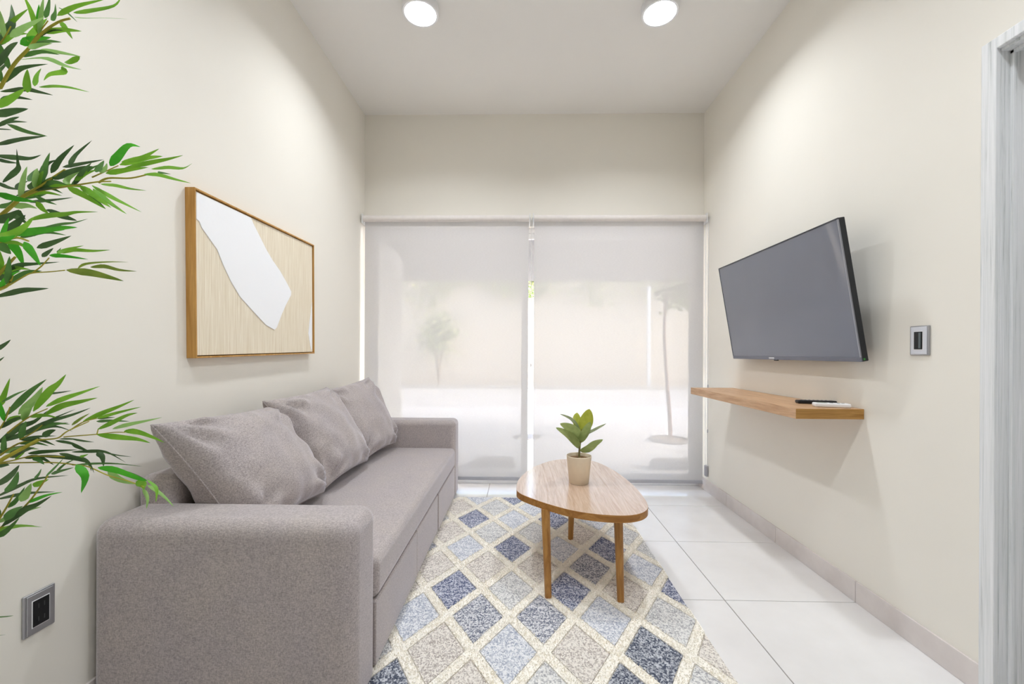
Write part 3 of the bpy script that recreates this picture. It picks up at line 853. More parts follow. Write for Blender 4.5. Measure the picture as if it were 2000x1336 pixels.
def blind(name, x0, x1, zb, label, side):
    t = thing(name, ((x0 + x1) / 2, BY + 0.03, 2.24), label, 'blind', 'roller blinds over the window')
    ZT = 2.244
    ax = Matrix.Translation((x0, BY, ZT)) @ Matrix.Rotation(R(90), 4, 'Y')
    lathe('tube', [(0.026, 0.0), (0.026, x1 - x0)], (0, 0, 0), TUBE, t, 32, xf=ax)
    # cloth: a full sheet falling from the window side of the tube, with a slight ripple
    CY = BY + 0.0245
    nx, nz = 24, 24
    vs_ = []
    for k in range(nz + 1):
        for i in range(nx + 1):
            z = ZT + (zb + 0.02 - ZT) * k / nz
            xx = x0 + 0.003 + (x1 - x0 - 0.006) * i / nx
            vs_.append((xx, CY + 0.002 * math.sin(xx * 4.1 + z * 1.3) * math.sin(k / nz * 3.1), z))
    fs = [(k * (nx + 1) + i, k * (nx + 1) + i + 1, (k + 1) * (nx + 1) + i + 1, (k + 1) * (nx + 1) + i) for k in range(nz) for i in range(nx)]
    mesh('cloth', vs_, fs, SCREEN, t, 180)
    bar = part(box('bottom_bar', (x0 + 0.004, x1 - 0.004), (CY - 0.009, CY + 0.009), (zb, zb + 0.028), GREY_BAR, t, 0.004))
    for xe in (x0 + 0.001, x1 - 0.005):
        box('end_cap', (xe, xe + 0.004), (CY - 0.009, CY + 0.009), (zb, zb + 0.028), WHITE_PLASTIC, bar, 0.001)
    for xe in ((x0 - 0.008, x0 - 0.001), (x1 + 0.001, x1 + 0.008)):
        b = part(box('bracket', xe, (BY - 0.03, D - 0.001), (ZT - 0.045, ZT + 0.036), WHITE_METAL, t, 0.003))
        lathe('bracket_pin', [(0.009, -0.006), (0.009, 0.006)], (0, 0, 0), STEEL, b, 16,
              xf=Matrix.Translation(((xe[0] + xe[1]) / 2, BY, ZT)) @ Matrix.Rotation(R(90), 4, 'Y'))
    return t


b1 = blind('roller_blind', -1.316, 0.066, 0.066, 'white translucent roller blind over the left half of the window, behind the sofa', -1)
b2 = blind('roller_blind', 0.105, 1.512, 0.058, 'white translucent roller blind over the right half of the window, behind the coffee table', 1)
CH = plain('white_bead_chain', (225, 225, 224), 0.4)


def chain(t, x, y, ztop, zbot, con):
    for dy in (-0.024, 0.024):
        c = part(tube('chain', [(x, y + dy, ztop), (x, y + dy, (ztop + zbot) / 2), (x, y + dy * 0.8, zbot + 0.03), (x, y, zbot)], 0.0021, CH, t, n=6))
    for z in con:
        lathe('chain_connector', [(0.003, -0.014), (0.0045, -0.01), (0.0045, 0.01), (0.003, 0.014)], (x, y - 0.024, z), GREY_BAR, c, 10)


chain(b1, 0.0855, BY, 2.236, 0.74, (1.03,))
chain(b2, 1.5275, BY, 2.236, 0.20, (0.865, 0.5))
box('chain_tensioner', (1.518, 1.5375), (BY - 0.022, BY + 0.02), (0.125, 0.215), GREY_BAR, b2, 0.006)

# ================================================================== floor rug
RX0, RX1, RY0, RY1 = -0.80, 0.745, 0.95, 3.24
CXO, CYO, CW, CHT = -0.311, 1.565, 0.27, 0.418
BW = 0.024
GN = math.hypot(1 / CW, 1 / CHT)
rug = thing('rug', (0, 2.1, 0), 'cream shag rug with blue, grey and beige diamonds under the coffee table', 'rug')


def rugmat(name, lo, hi, pos=0.5):
    m = M(name, srgb(*hi), 1.0, 0.05)
    v = m.n('ShaderNodeTexVoronoi')
    v.inputs['Scale'].default_value = 215
    m.l(m.co((1, 0.75, 1)), v.inputs['Vector'])
    sep = m.n('ShaderNodeSeparateColor')
    m.l(v.outputs['Color'], sep.inputs[0])
    rows = m.noise(22, 3, 0.6, m.co((0.35, 2.6, 1)))
    add = m.n('ShaderNodeMath', operation='MULTIPLY_ADD')
    m.l(rows, add.inputs[0])
    add.inputs[1].default_value = 0.9
    add.inputs[2].default_value = -0.45
    ad2 = m.n('ShaderNodeMath', operation='ADD')
    m.l(sep.outputs[0], ad2.inputs[0])
    m.l(add.outputs[0], ad2.inputs[1])
    m.color(m.ramp(ad2.outputs[0], [(max(0.0, pos - 0.35), srgb(*lo)), (min(1.0, pos + 0.4), srgb(*hi))]))
    m.bump(m.mix(0.5, v.outputs['Distance'], m.noise(260, 2)), 0.9, 0.006)
    return m.m


PAL = {
    'B': rugmat('rug_dark_blue', (94, 102, 132), (218, 220, 232), 0.56),
    'C': rugmat('rug_charcoal', (84, 90, 106), (206, 209, 216), 0.60),
    'G': rugmat('rug_mid_grey', (116, 121, 138), (230, 230, 234), 0.46),
    'P': rugmat('rug_pale_blue', (166, 173, 190), (238, 239, 243), 0.34),
    'L': rugmat('rug_light_grey', (168, 168, 172), (238, 237, 235), 0.34),
    'T': rugmat('rug_beige', (180, 170, 164), (242, 236, 228), 0.32),
}
CREAM = M('rug_cream_pile', srgb(246, 242, 232), 1.0, 0.05)
CREAM.color(CREAM.ramp(CREAM.noise(4, 4, 0.6), [(0.3, srgb(248, 242, 230)), (0.7, srgb(253, 251, 246))]))
_t = CREAM.n('ShaderNodeBsdfTranslucent')
_t.inputs['Color'].default_value = srgb(252, 249, 242)
_x = CREAM.n('ShaderNodeMixShader')
_x.inputs[0].default_value = 0.4
CREAM.l(CREAM.b.outputs[0], _x.inputs[1])
CREAM.l(_t.outputs[0], _x.inputs[2])
CREAM.l(_x.outputs[0], CREAM.out.inputs['Surface'])
PILE = CREAM.m
CREAM = plain('rug_cream_footing', (250, 246, 238), 1.0, 0.05)
box('backing', (RX0, RX1), (RY0, RY1), (0.0008, 0.006), plain('rug_backing', (226, 221, 212), 1.0), rug, 0.001, 1)
ROWS = {-3: 'TLGLTG', -2: 'LBGPTCL', -1: 'GCTLCLT', 0: 'LTPTCTL', 1: 'GPGGPLT', 2: 'TBLBTBL', 3: 'LTTTGPL', 4: 'GPBPBLT', 5: 'GTLLTLP',
        6: 'LBPBPTL', 7: 'TTLPLTP', 8: 'LPBLPGL'}


def clip(poly, x0, x1, y0, y1):
    for ax, lim, sg in ((0, x0, 1), (0, x1, -1), (1, y0, 1), (1, y1, -1)):
        out = []
        for i in range(len(poly)):
            a, b = poly[i - 1], poly[i]
            ia, ib = (a[ax] - lim) * sg >= 0, (b[ax] - lim) * sg >= 0
            if ia != ib:
                t = (lim - a[ax]) / (b[ax] - a[ax])
                out.append((a[0] + (b[0] - a[0]) * t, a[1] + (b[1] - a[1]) * t))
            if ib:
                out.append(b)
        poly = out
        if not poly:
            return []
    return poly


hx, hy = CW * (0.5 - BW * GN), CHT * (0.5 - BW * GN)
for r, pal in ROWS.items():
    cy = CYO + r * CHT / 2
    for k in range(-2, 5):
        cx = CXO + (k + (0.5 if r % 2 else 0)) * CW
        col = pal[min(k + (2 if r % 2 else 1), len(pal) - 1)] if k + 1 >= 0 else 'L'
        poly = clip([(cx - hx, cy), (cx, cy - hy), (cx + hx, cy), (cx, cy + hy)], RX0 + 0.004, RX1 - 0.004, RY0 + 0.004, RY1 - 0.004)
        if len(poly) < 3:
            continue
        prism('diamond', poly, lambda u, v, h: (u, v, 0.005 + h), 0.0065, PAL[col], rug)

random.seed(3)
vs_, fs = [], []
n_t = 0
while n_t < 62000:
    x, y = random.uniform(RX0, RX1), random.uniform(RY0, RY1)
    if x < -0.56 and random.random() < 0.85:
        continue
    u, v = (x - CXO) / CW, (y - CYO) / CHT
    best = 9
    for o2 in (0.0, 0.5):
        du, dv = abs(u - o2 - round(u - o2)), abs(v - o2 - round(v - o2))
        best = min(best, du + dv)
    dist = (0.5 - best) / GN
    if not (RX0 + 0.006 < x < RX1 - 0.004 and RY0 + 0.006 < y < RY1 - 0.004):
        continue
    if dist > BW * (0.93 + 0.16 * random.random()):
        continue
    n_t += 1
    a = random.uniform(0, 6.283)
    w = random.uniform(0.0016, 0.003)
    hgt = random.uniform(0.008, 0.0145)
    lean = random.uniform(0.002, 0.010)
    b = random.gauss(-1.4, 0.9)
    wx, wy = math.cos(a) * w, math.sin(a) * w
    lx, ly = math.cos(b) * lean, math.sin(b) * lean
    if x + lx > RX1:
        lx = -lx
    k = len(vs_)
    vs_ += [(x - wx, y - wy, 0.006), (x + wx, y + wy, 0.006), (x + wx * .8 + lx * .5, y + wy * .8 + ly * .5, 0.006 + hgt * .7),
            (x - wx * .8 + lx * .5, y - wy * .8 + ly * .5, 0.006 + hgt * .7), (x + lx, y + ly, 0.006 + hgt)]
    fs += [(k, k + 1, k + 2, k + 3), (k + 3, k + 2, k + 4)]
o = mesh('lattice_pile', vs_, fs, PILE, rug)
o['kind'] = 'stuff'
# solid footing of the pile, so that the lattice stands proud of the diamonds
for r in range(-6, 10):
    for k in range(-3, 6):
        cx, cy = CXO + (k + (0.5 if r % 2 else 0)) * CW, CYO + r * CHT / 2
        for sx in (1, -1):
            a = Vector((cx, cy - CHT / 2, 0))
            b = Vector((cx + sx * CW / 2, cy, 0))
            d = (b - a).normalized()
            nn = Vector((-d.y, d.x, 0)) * BW * 0.86
            poly = clip([tuple((a + nn)[:2]), tuple((b + nn)[:2]), tuple((b - nn)[:2]), tuple((a - nn)[:2])], RX0, RX1, RY0, RY1)
            if len(poly) < 3:
                continue
            prism('lattice_strip', poly, lambda u, v, h: (u, v, 0.0045 + h), 0.0075 + 0.0004 * (sx > 0), CREAM, rug)

# ================================================================== sofa
FAB = fabric('grey_twill', (179, 171, 169))
SX0, SX1, SY0, SY1 = -1.333, -0.503, 1.265, 3.425
sofa = thing('sofa', (-0.92, 2.35, 0), 'long grey fabric sofa with square arms along the left wall', 'sofa')


def soft_box(name, x, y, z, bev, parent, seg=5, puff=0.0, mat=None, under=False):
    bm = bmesh.new()
    bmesh.ops.create_cube(bm, size=1)
    for v in bm.verts:
        v.co = Vector(((x[0] + x[1]) / 2 + v.co.x * (x[1] - x[0]), (y[0] + y[1]) / 2 + v.co.y * (y[1] - y[0]),
                       (z[0] + z[1]) / 2 + v.co.z * (z[1] - z[0])))
    ed = [e for e in bm.edges if under or not all(v.co.z < z[0] + 1e-4 for v in e.verts)]
    bmesh.ops.bevel(bm, geom=ed, offset=bev, segments=seg, profile=0.5, affect='EDGES')
    if puff:
        bmesh.ops.subdivide_edges(bm, edges=[e for e in bm.edges if e.calc_length() > 0.12], cuts=9, use_grid_fill=True)
        for v in bm.verts:
            u = (v.co.x - x[0]) / (x[1] - x[0])
            w = (v.co.y - y[0]) / (y[1] - y[0])
            if v.co.z > (z[0] + z[1]) / 2:
                v.co.z += puff * max(0, 1 - (2 * u - 1) ** 4) * max(0, 1 - (2 * w - 1) ** 6) + 0.003 * noise.noise((v.co.x * 5, v.co.y * 5, 0))
    me = bpy.data.meshes.new(name)
    bm.to_mesh(me)
    bm.free()
    return finish(name, me, mat or FAB, parent, 60, True)


soft_box('arm', (SX0, SX1), (SY0, 1.472), (0.0225, 0.600), 0.050, sofa, 7)
soft_box('arm', (SX0, SX1 - 0.0), (3.24, SY1), (0.0225, 0.600), 0.040, sofa, 7)
soft_box('backrest', (SX0, -1.195), (1.425, 3.28), (0.10, 0.695), 0.035, sofa, 5)
soft_box('seat', (-1.20, SX1 + 0.002), (1.470, 3.242), (0.250, 0.392), 0.030, sofa, 5, 0.012, None, True)
soft_box('front_panel', (-0.60, SX1 - 0.003), (1.470, 2.0645), (0.0225, 0.2455), 0.007, sofa, 3)
soft_box('front_panel', (-0.60, SX1 - 0.006), (2.0725, 2.599), (0.0225, 0.2455), 0.007, sofa, 3)
soft_box('front_panel', (-0.60, SX1 - 0.003), (2.607, 3.242), (0.0225, 0.2455), 0.007, sofa, 3)
box('inner_frame', (-1.25, -0.59), (1.45, 3.26), (0.024, 0.252), BLACK, sofa)
for fx in (-1.27, -0.58):
    for fy in (1.33, 3.36):
        zb = 0.001 if fx < -0.8 else 0.0215
        lathe('foot', [(0.02, zb), (0.024, 0.032)], (fx, fy, 0), BLACK, sofa, 16)

CUSH = fabric('grey_twill_cushion', (176, 168, 166), 0.34)


def cushion(corners, thick, seed, label):
    """corners: bottom near, bottom far, top far, top near (the seam rectangle)"""
    P00, P10, P11, P01 = [Vector(c) for c in corners]
    nrm = ((P10 - P00).cross(P01 - P00) + (P11 - P01).cross(P11 - P10)).normalized()
    N = 34
    vs_ = []
    idx = {}

    def pos(s, t, sg):
        pin = 0.06
        s2 = s * (1 - pin * (1 - t * t) * abs(s) ** 3)
        t2 = t * (1 - pin * (1 - s * s) * abs(t) ** 3)
        a, b = (s2 + 1) / 2, (t2 + 1) / 2
        p = P00 * (1 - a) * (1 - b) + P10 * a * (1 - b) + P11 * a * b + P01 * (1 - a) * b
        e = max(0.0, (1 - s * s) * (1 - t * t))
        h = thick / 2 * e ** 0.36
        # creases running in from the corners and along the lower edge
        edge = 1 - e ** 0.5
        wr = 0.014 * noise.noise((s * 3.1 + seed * 7, t * 3.1, seed)) + 0.020 * edge * noise.noise((s * 6.5 + seed, t * 2.2 + seed * 3, 5))
        for cs, ct in ((-1, 1), (1, 1), (-1, -1), (1, -1)):
            dx, dy = s - cs, t - ct
            rr = math.hypot(dx, dy)
            ang = math.atan2(dy * ct, dx * cs)
            wr += 0.018 * math.exp(-((rr - 0.40) / 0.26) ** 2) * math.sin(ang * 9 + seed * 2 + cs + 2 * ct) * min(1, e * 9)
        # slump: the lower part is fuller than the top
        h *= 1.0 + 0.18 * (-t) * (1 - t * t)
        return p + nrm * sg * (h + wr * min(1, e * 12))

    for sg in (1, -1):
        for j in range(N + 1):
            for i in range(N + 1):
                s, t = math.sin((i / N - 0.5) * math.pi), math.sin((j / N - 0.5) * math.pi)
                if sg < 0 and (i in (0, N) or j in (0, N)):
                    idx[sg, i, j] = idx[1, i, j]
                else:
                    idx[sg, i, j] = len(vs_)
                    vs_.append(tuple(pos(s, t, sg)))
    fs = []
    for sg in (1, -1):
        for j in range(N):
            for i in range(N):
                f = (idx[sg, i, j], idx[sg, i + 1, j], idx[sg, i + 1, j + 1], idx[sg, i, j + 1])
                fs.append(f if sg > 0 else f[::-1])
    c = (P00 + P10) / 2
    t = thing('sofa_cushion', c, label, 'cushion', 'loose back cushions on the sofa')
    o = part(mesh('cover', vs_, fs, CUSH, t, 180))
    seam = [vs_[idx[1, i, 0]] for i in range(0, N + 1)] + [vs_[idx[1, N, j]] for j in range(1, N + 1)] + \
           [vs_[idx[1, i, N]] for i in range(N - 1, -1, -1)] + [vs_[idx[1, 0, j]] for j in range(N - 1, -1, -1)]
    tube('seam', seam, 0.0032, CUSH, o, n=6, curve=False)
    return t


cushion([(-0.985, 1.480, 0.45), (-0.985, 2.085, 0.425), (-1.205, 1.975, 0.862), (-1.205, 1.345, 0.885)], 0.27, 1.3,
        'grey cushion nearest the near arm of the sofa, largest in view')
cushion([(-0.985, 2.10, 0.44), (-0.985, 2.68, 0.430), (-1.215, 2.60, 0.905), (-1.215, 1.955, 0.893)], 0.24, 2.9,
        'middle of the three grey cushions leaning on the sofa back')
cushion([(-0.995, 2.66, 0.44), (-0.965, 3.215, 0.430), (-1.145, 3.135, 0.938), (-1.235, 2.475, 0.888)], 0.22, 4.1,
        'grey cushion at the window end of the sofa, against the far arm')

# ================================================================== coffee table
TOPW = wood('oak_table_top', (186, 152, 124), (216, 192, 174), 'Y', 1.2, 0.28, 0.5)
LEGW = wood('oak_legs', (150, 100, 44), (188, 138, 74), 'Z', 1.5, 0.4)
EDGEW = wood('oak_edge', (150, 98, 40), (186, 134, 68), 'X', 1.2, 0.4)
tn = TOPW.node_tree.nodes['Principled BSDF']
tn.inputs['Coat Weight'].default_value = 1.0
tn.inputs['Coat Roughness'].default_value = 0.16
tb = thing('coffee_table', (0.3, 2.25, 0.012), 'rounded triangular oak coffee table on three round legs, standing on the rug', 'table')
out = [(-0.018, 2.19), (-0.005, 2.36), (0.072, 2.585), (0.195, 2.755), (0.304, 2.812), (0.41, 2.812), (0.488, 2.76), (0.55, 2.62), (0.588, 2.456),
       (0.610, 2.27), (0.612, 2.09), (0.597, 1.965), (0.566, 1.897), (0.513, 1.854), (0.439, 1.838), (0.336, 1.852), (0.235, 1.893),
       (0.131, 1.97), (0.034, 2.068), (-0.005, 2.125)]
P = catmull([(x, y, 0) for x, y in out + out[:3]], 5)
P = P[5:5 + len(out) * 5]
poly = [(p.x, p.y) for p in P]
cxm, cym = sum(p[0] for p in poly) / len(poly), sum(p[1] for p in poly) / len(poly)
tt = prism('table_top', poly, lambda u, v, h: (u, v, 0.388 + h), 0.033, TOPW, tb, 0.003)
tt.data.materials.append(EDGEW)
for f in tt.data.polygons:
    if abs(f.normal.z) < 0.75:
        f.material_index = 1
for (fx, fy, tx, ty) in ((0.132, 1.918, 0.122, 1.99), (0.456, 1.897, 0.452, 1.935), (0.306, 2.527, 0.312, 2.50)):
    tube('leg', [(fx, fy, 0.0118), ((fx + tx) / 2, (fy + ty) / 2, 0.2), (tx, ty, 0.389)], 0.0155, LEGW, tb, 0.021, 20, False)

# plant on the table
pp = thing('potted_plant', (0.322, 2.30, 0.421), 'small potted rubber plant with broad glossy leaves standing on the coffee table', 'plant')
POT = plain('beige_ceramic', (238, 224, 200), 0.55, 0.3)
pot = part(lathe('pot', [(0.0505, 0.0), (0.053, 0.002), (0.067, 0.140), (0.068, 0.148), (0.0655, 0.150), (0.063, 0.146), (0.060, 0.128)],
                 (0.322, 2.30, 0.421), POT, pp, 48, 50))
m = M('potting_mix', srgb(140, 106, 76), 1.0, 0.1)
m.color(m.ramp(m.noise(160, 3), [(0.35, srgb(92, 66, 46)), (0.65, srgb(176, 142, 106))]))
m.bump(m.noise(160, 3), 0.8, 0.006)
lathe('soil', [(0.0605, 0.0), (0.058, 0.005), (0.03, 0.009), (0.001, 0.011)], (0.322, 2.30, 0.549), m.m, pot, 32)
tube('stem', [(0.322, 2.30, 0.55), (0.326, 2.3, 0.621), (0.333, 2.3, 0.674), (0.338, 2.3, 0.712)], 0.006, plain('brown_stem', (120, 110, 70), 0.8), pp, 0.0035)


def leafmat(name, base, tip, rough=0.45):
    m = M(name, srgb(*base), rough, 0.4)
    v = m.noise(30, 3, 0.5)
    m.color(m.ramp(v, [(0.35, srgb(*base)), (0.68, srgb(*tip))]))
    m.b.inputs['Transmission Weight'].default_value = 0.0
    m.b.inputs['Subsurface Weight'].default_value = 0.0
    tl = m.n('ShaderNodeBsdfTranslucent')
    tl.inputs['Color'].default_value = srgb(*tip)
    mx = m.n('ShaderNodeMixShader')
    mx.inputs[0].default_value = 0.38
    m.l(m.b.outputs[0], mx.inputs[1])
    m.l(tl.outputs[0], mx.inputs[2])
    m.l(mx.outputs[0], m.out.inputs['Surface'])
    return m.m


RL = {'y': leafmat('rubber_leaf_yellow', (158, 168, 52), (192, 196, 84)), 'g': leafmat('rubber_leaf_green', (128, 150, 86), (172, 188, 122)),
      'k': leafmat('rubber_leaf_dark', (120, 138, 100), (164, 176, 138))}


def broad(t):
    return max(0.06, math.sin(math.pi * min(1, t ** 0.8)) ** 0.75) if t < 0.985 else 0.03


for c, w, pts, tw in (
        ('k', 0.046, [(0.328, 2.30, 0.692), (0.285, 2.315, 0.757), (0.22, 2.33, 0.79)], (0.3, -0.9, 0.3)),
        ('y', 0.075, [(0.340, 2.30, 0.700), (0.363, 2.305, 0.761), (0.379, 2.31, 0.822)], (1, -0.2, 0)),
        ('y', 0.056, [(0.332, 2.30, 0.700), (0.317, 2.325, 0.758), (0.318, 2.35, 0.796)], (1, 0.3, 0)),
        ('g', 0.068, [(0.330, 2.30, 0.655), (0.28, 2.275, 0.713), (0.214, 2.25, 0.752)], (0.4, -0.6, 0.7)),
        ('g', 0.056, [(0.326, 2.30, 0.605), (0.268, 2.29, 0.676), (0.194, 2.28, 0.724)], (0.5, -0.6, 0.6)),
        ('k', 0.044, [(0.340, 2.30, 0.680), (0.408, 2.31, 0.715), (0.473, 2.32, 0.742)], (-0.2, -0.8, 0.5)),
        ('g', 0.060, [(0.328, 2.30, 0.594), (0.369, 2.287, 0.614), (0.402, 2.273, 0.645), (0.444, 2.26, 0.666)], (-0.3, -0.6, 0.8)),
        ('g', 0.056, [(0.334, 2.30, 0.639), (0.358, 2.275, 0.705), (0.373, 2.25, 0.762)], (0.9, 0.3, 0)),
        ('k', 0.050, [(0.332, 2.30, 0.66), (0.36, 2.36, 0.70), (0.40, 2.41, 0.72)], (0.8, -0.5, 0.2)),
        ('g', 0.050, [(0.330, 2.30, 0.64), (0.30, 2.36, 0.69), (0.27, 2.41, 0.71)], (0.8, 0.5, 0.2))):
    leaf('leaf', pts, w, RL[c], pp, tw, 0.22, broad, 6)

# ================================================================== television, shelf, remotes
TS, TA, TILT = 1.08, 1.728, 0.169
tw_, th_ = TS, TS / TA
TC = Vector((1.404, 2.359, 1.405))
tv = thing('television', (1.5, 2.359, 1.405), 'large flat black television tilted forward on the right wall', 'television')
# local frame: u towards the camera, v up the screen, n out of the screen
U, V = Vector((0, -1, 0)), Vector((-math.sin(TILT), 0, math.cos(TILT)))
NN = U.cross(V) * -1
if NN.x > 0:
    NN = -NN
TVM = Matrix(((U.x, V.x, NN.x, TC.x), (U.y, V.y, NN.y, TC.y), (U.z, V.z, NN.z, TC.z), (0, 0, 0, 1)))


def tbox(name, u, v, n, mat, parent, bev=0.0):
    o = box(name, u, v, n, mat, parent, bev, 2, TVM)
    return o


m = M('switched_off_screen', srgb(58, 61, 70), 0.22, 0.6)
m.b.inputs['Coat Weight'].default_value = 0.5
m.b.inputs['Coat Roughness'].default_value = 0.05
m.color(m.ramp(m.noise(2.0, 2), [(0.3, srgb(96, 101, 116)), (0.7, srgb(101, 106, 121))]))  # grey-blue base stands in for part of the bright wall's reflection
SCR = m.m
DARKM = plain('dark_tv_shell', (34, 36, 40), 0.45, 0.4)
body = part(tbox('shell', (-tw_ / 2, tw_ / 2), (-th_ / 2, th_ / 2), (-0.030, -0.002), DARKM, tv, 0.003))
tbox('screen', (-tw_ / 2 + 0.007, tw_ / 2 - 0.007), (-th_ / 2 + 0.020, th_ / 2 - 0.007), (-0.003, -0.0005), SCR, tv)
BEZ = plain('bezel_metal', (60, 62, 68), 0.35, 0.5, 0.5)
tbox('bezel', (-tw_ / 2, tw_ / 2), (th_ / 2 - 0.007, th_ / 2), (-0.004, 0.001), BEZ, tv, 0.001)
tbox('bezel', (-tw_ / 2, -tw_ / 2 + 0.007), (-th_ / 2 + 0.02, th_ / 2 - 0.007), (-0.004, 0.001), BEZ, tv, 0.001)
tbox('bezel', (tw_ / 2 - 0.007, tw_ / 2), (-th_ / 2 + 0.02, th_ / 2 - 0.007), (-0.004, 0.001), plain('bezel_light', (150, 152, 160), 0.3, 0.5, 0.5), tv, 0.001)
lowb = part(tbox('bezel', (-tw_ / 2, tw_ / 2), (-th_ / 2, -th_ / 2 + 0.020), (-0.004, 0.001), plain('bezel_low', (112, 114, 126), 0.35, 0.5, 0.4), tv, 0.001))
tbox('maker_plate', (-0.125, -0.075), (-th_ / 2 + 0.006, -th_ / 2 + 0.014), (0.0008, 0.002), plain('bright_plate', (225, 226, 232), 0.3, 0.5), lowb)
tbox('sensor_bump', (-0.085, -0.055), (-th_ / 2 - 0.006, -th_ / 2 + 0.001), (-0.012, -0.001), BLACK, lowb, 0.001)
tbox('status_sticker', (tw_ / 2 - 0.002, tw_ / 2 + 0.0006), (-th_ / 2 + 0.006, -th_ / 2 + 0.014), (-0.016, -0.008), plain('green_sticker', (60, 150, 60), 0.5), body)
tbox('rear_housing', (-tw_ / 2 + 0.12, tw_ / 2 - 0.12), (-th_ / 2 + 0.02, th_ / 2 - 0.22), (-0.055, -0.029), DARKM, tv, 0.006)
mt = part(boxes('wall_mount', [((WR - 0.02, WR), (2.10, 2.62), (1.24, 1.56))], BLACK, tv))
for yy in (2.16, 2.52):
    tube('mount_arm', [(WR - 0.012, yy, 1.40), (1.462, yy, 1.42)], 0.014, BLACK, mt, n=8, curve=False)
    tube('mount_arm', [(WR - 0.012, yy, 1.30), (1.475, yy, 1.32)], 0.010, BLACK, mt, n=8, curve=False)

SH = wood('oak_shelf', (184, 142, 104), (212, 174, 136), 'Y', 1.4, 0.45)
SHE = wood('oak_shelf_end', (150, 104, 44), (190, 144, 78), 'X', 1.4, 0.5)
sh = box('wall_shelf', (1.237, WR), (1.908, 3.071), (0.838, 0.884), SH, None, 0.0015)
sh.data.materials.append(SHE)
for f in sh.data.polygons:
    if f.normal.y < -0.75:
        f.material_index = 1
tag(sh, 'plain oak floating shelf on the right wall below the television', 'shelf')


def remote(name, c, ang, L, W, Hh, mat, label, buttons):
    X = Matrix.Translation(c) @ Matrix.Rotation(ang, 4, 'Z')
    t = thing(name, c, label, 'remote control')
    b = part(box('body', (-L / 2, L / 2), (-W / 2, W / 2), (0, Hh), mat, t, min(0.006, Hh * .4), 3, X))
    for (u, v, s, mt_) in buttons:
        box('button', (u - s, u + s), (v - s * .8, v + s * .8), (Hh - 0.001, Hh + 0.0015), mt_, b, 0.0006, 1, X)
    return t


GREYB = plain('grey_button', (150, 152, 156), 0.5)
remote('remote_control', (1.462, 2.105, 0.8842), R(-12), 0.170, 0.042, 0.017, BLACK, 'slim black remote control at the back of the oak shelf',
       [(-0.06 + 0.018 * i, v, 0.004, GREYB) for i in range(7) for v in (-0.01, 0.01)])
t = remote('remote_control', (1.440, 1.972, 0.8842), R(-18), 0.140, 0.050, 0.019, WHITE_PLASTIC, 'white remote control at the near end of the oak shelf',
           [(0.0, 0.0, 0.006, GREYB), (0.025, 0.010, 0.005, GREYB), (0.025, -0.010, 0.005, GREYB), (0.045, 0.0, 0.005, GREYB)])
X = Matrix.Translation((1.440, 1.972, 0.8842)) @ Matrix.Rotation(R(-18), 4, 'Z')
box('display', (-0.058, -0.02), (-0.018, 0.018), (0.0182, 0.0195), plain('grey_lcd', (150, 160, 150), 0.3), t, 0.0005, 1, X)


# ================================================================== switch plates
def plate(name, side, yc, zc, w, h, label, cat, inner, rimcol):
    xw = WR if side > 0 else WL
    s = -1 if side > 0 else 1

    def px(a, b):
        q = sorted((xw + s * a, xw + s * b))
        return (q[0], q[1])
    t = thing(name, (xw, yc, zc), label, cat)
    box('rim', px(0, 0.007), (yc - w / 2, yc + w / 2), (zc - h / 2, zc + h / 2), STEEL, t, 0.003, 3)
    box('face', px(0.006, 0.0095), (yc - w * 0.42, yc + w * 0.42), (zc - h * 0.465, zc + h * 0.465), rimcol, t, 0.002, 2)
    iw, ih = inner
    box('insert_border', px(0.009, 0.0103), (yc - iw / 2 - 0.002, yc + iw / 2 + 0.002), (zc - ih / 2 - 0.002, zc + ih / 2 + 0.002), WHITE_PLASTIC, t, 0.0005, 1)
    ins = part(box('insert', px(0.009, 0.0115), (yc - iw / 2, yc + iw / 2), (zc - ih / 2, zc + ih / 2), BLACK, t, 0.0006, 1))
    return t, ins, px


t, ins, px = plate('light_switch', 1, 1.644, 1.183, 0.078, 0.114, 'silver wall switch plate with a dark centre right of the television', 'switch', (0.034, 0.068), SILVER_FACE)
box('rocker', px(0.011, 0.0135), (1.632, 1.641), (1.153, 1.213), plain('grey_rocker', (96, 104, 106), 0.4), ins, 0.001, 1)
t, ins, px = plate('power_outlet', -1, 1.142, 0.402, 0.078, 0.115, 'silver wall outlet with a black insert on the left wall below the bamboo', 'outlet', (0.040, 0.071), STEEL)
for zz in (0.42, 0.384):
    for yy in (1.135, 1.149):
        box('slot', px(0.011, 0.0122), (yy - 0.0015, yy + 0.0015), (zz - 0.006, zz + 0.006), plain('slot_grey', (64, 64, 66), 0.5), ins)

# ================================================================== picture
PCY, PCZ = 2.137, 1.451
PW, PH = 0.970, 0.684
PR = Matrix.Translation((0, PCY, PCZ)) @ Matrix.Rotation(R(1.1), 4, 'X')
FRW = wood('oak_picture_frame', (178, 128, 58), (206, 158, 88), 'Z', 1.0, 0.45)
pic = thing('framed_picture', (WL, PCY, PCZ), 'abstract picture of a white shape on beige, thin oak frame, above the sofa', 'picture')
FX = (WL, WL + 0.040)
fw = 0.007
box('frame_side', FX, (-PW / 2, -PW / 2 + fw), (-PH / 2, PH / 2), FRW, pic, 0.001, 1, PR)
box('frame_side', FX, (PW / 2 - fw, PW / 2), (-PH / 2, PH / 2), FRW, pic, 0.001, 1, PR)
box('frame_side', FX, (-PW / 2 + fw, PW / 2 - fw), (PH / 2 - fw, PH / 2), FRW, pic, 0.001, 1, PR)
box('frame_side', FX, (-PW / 2 + fw, PW / 2 - fw), (-PH / 2, -PH / 2 + fw), FRW, pic, 0.001, 1, PR)
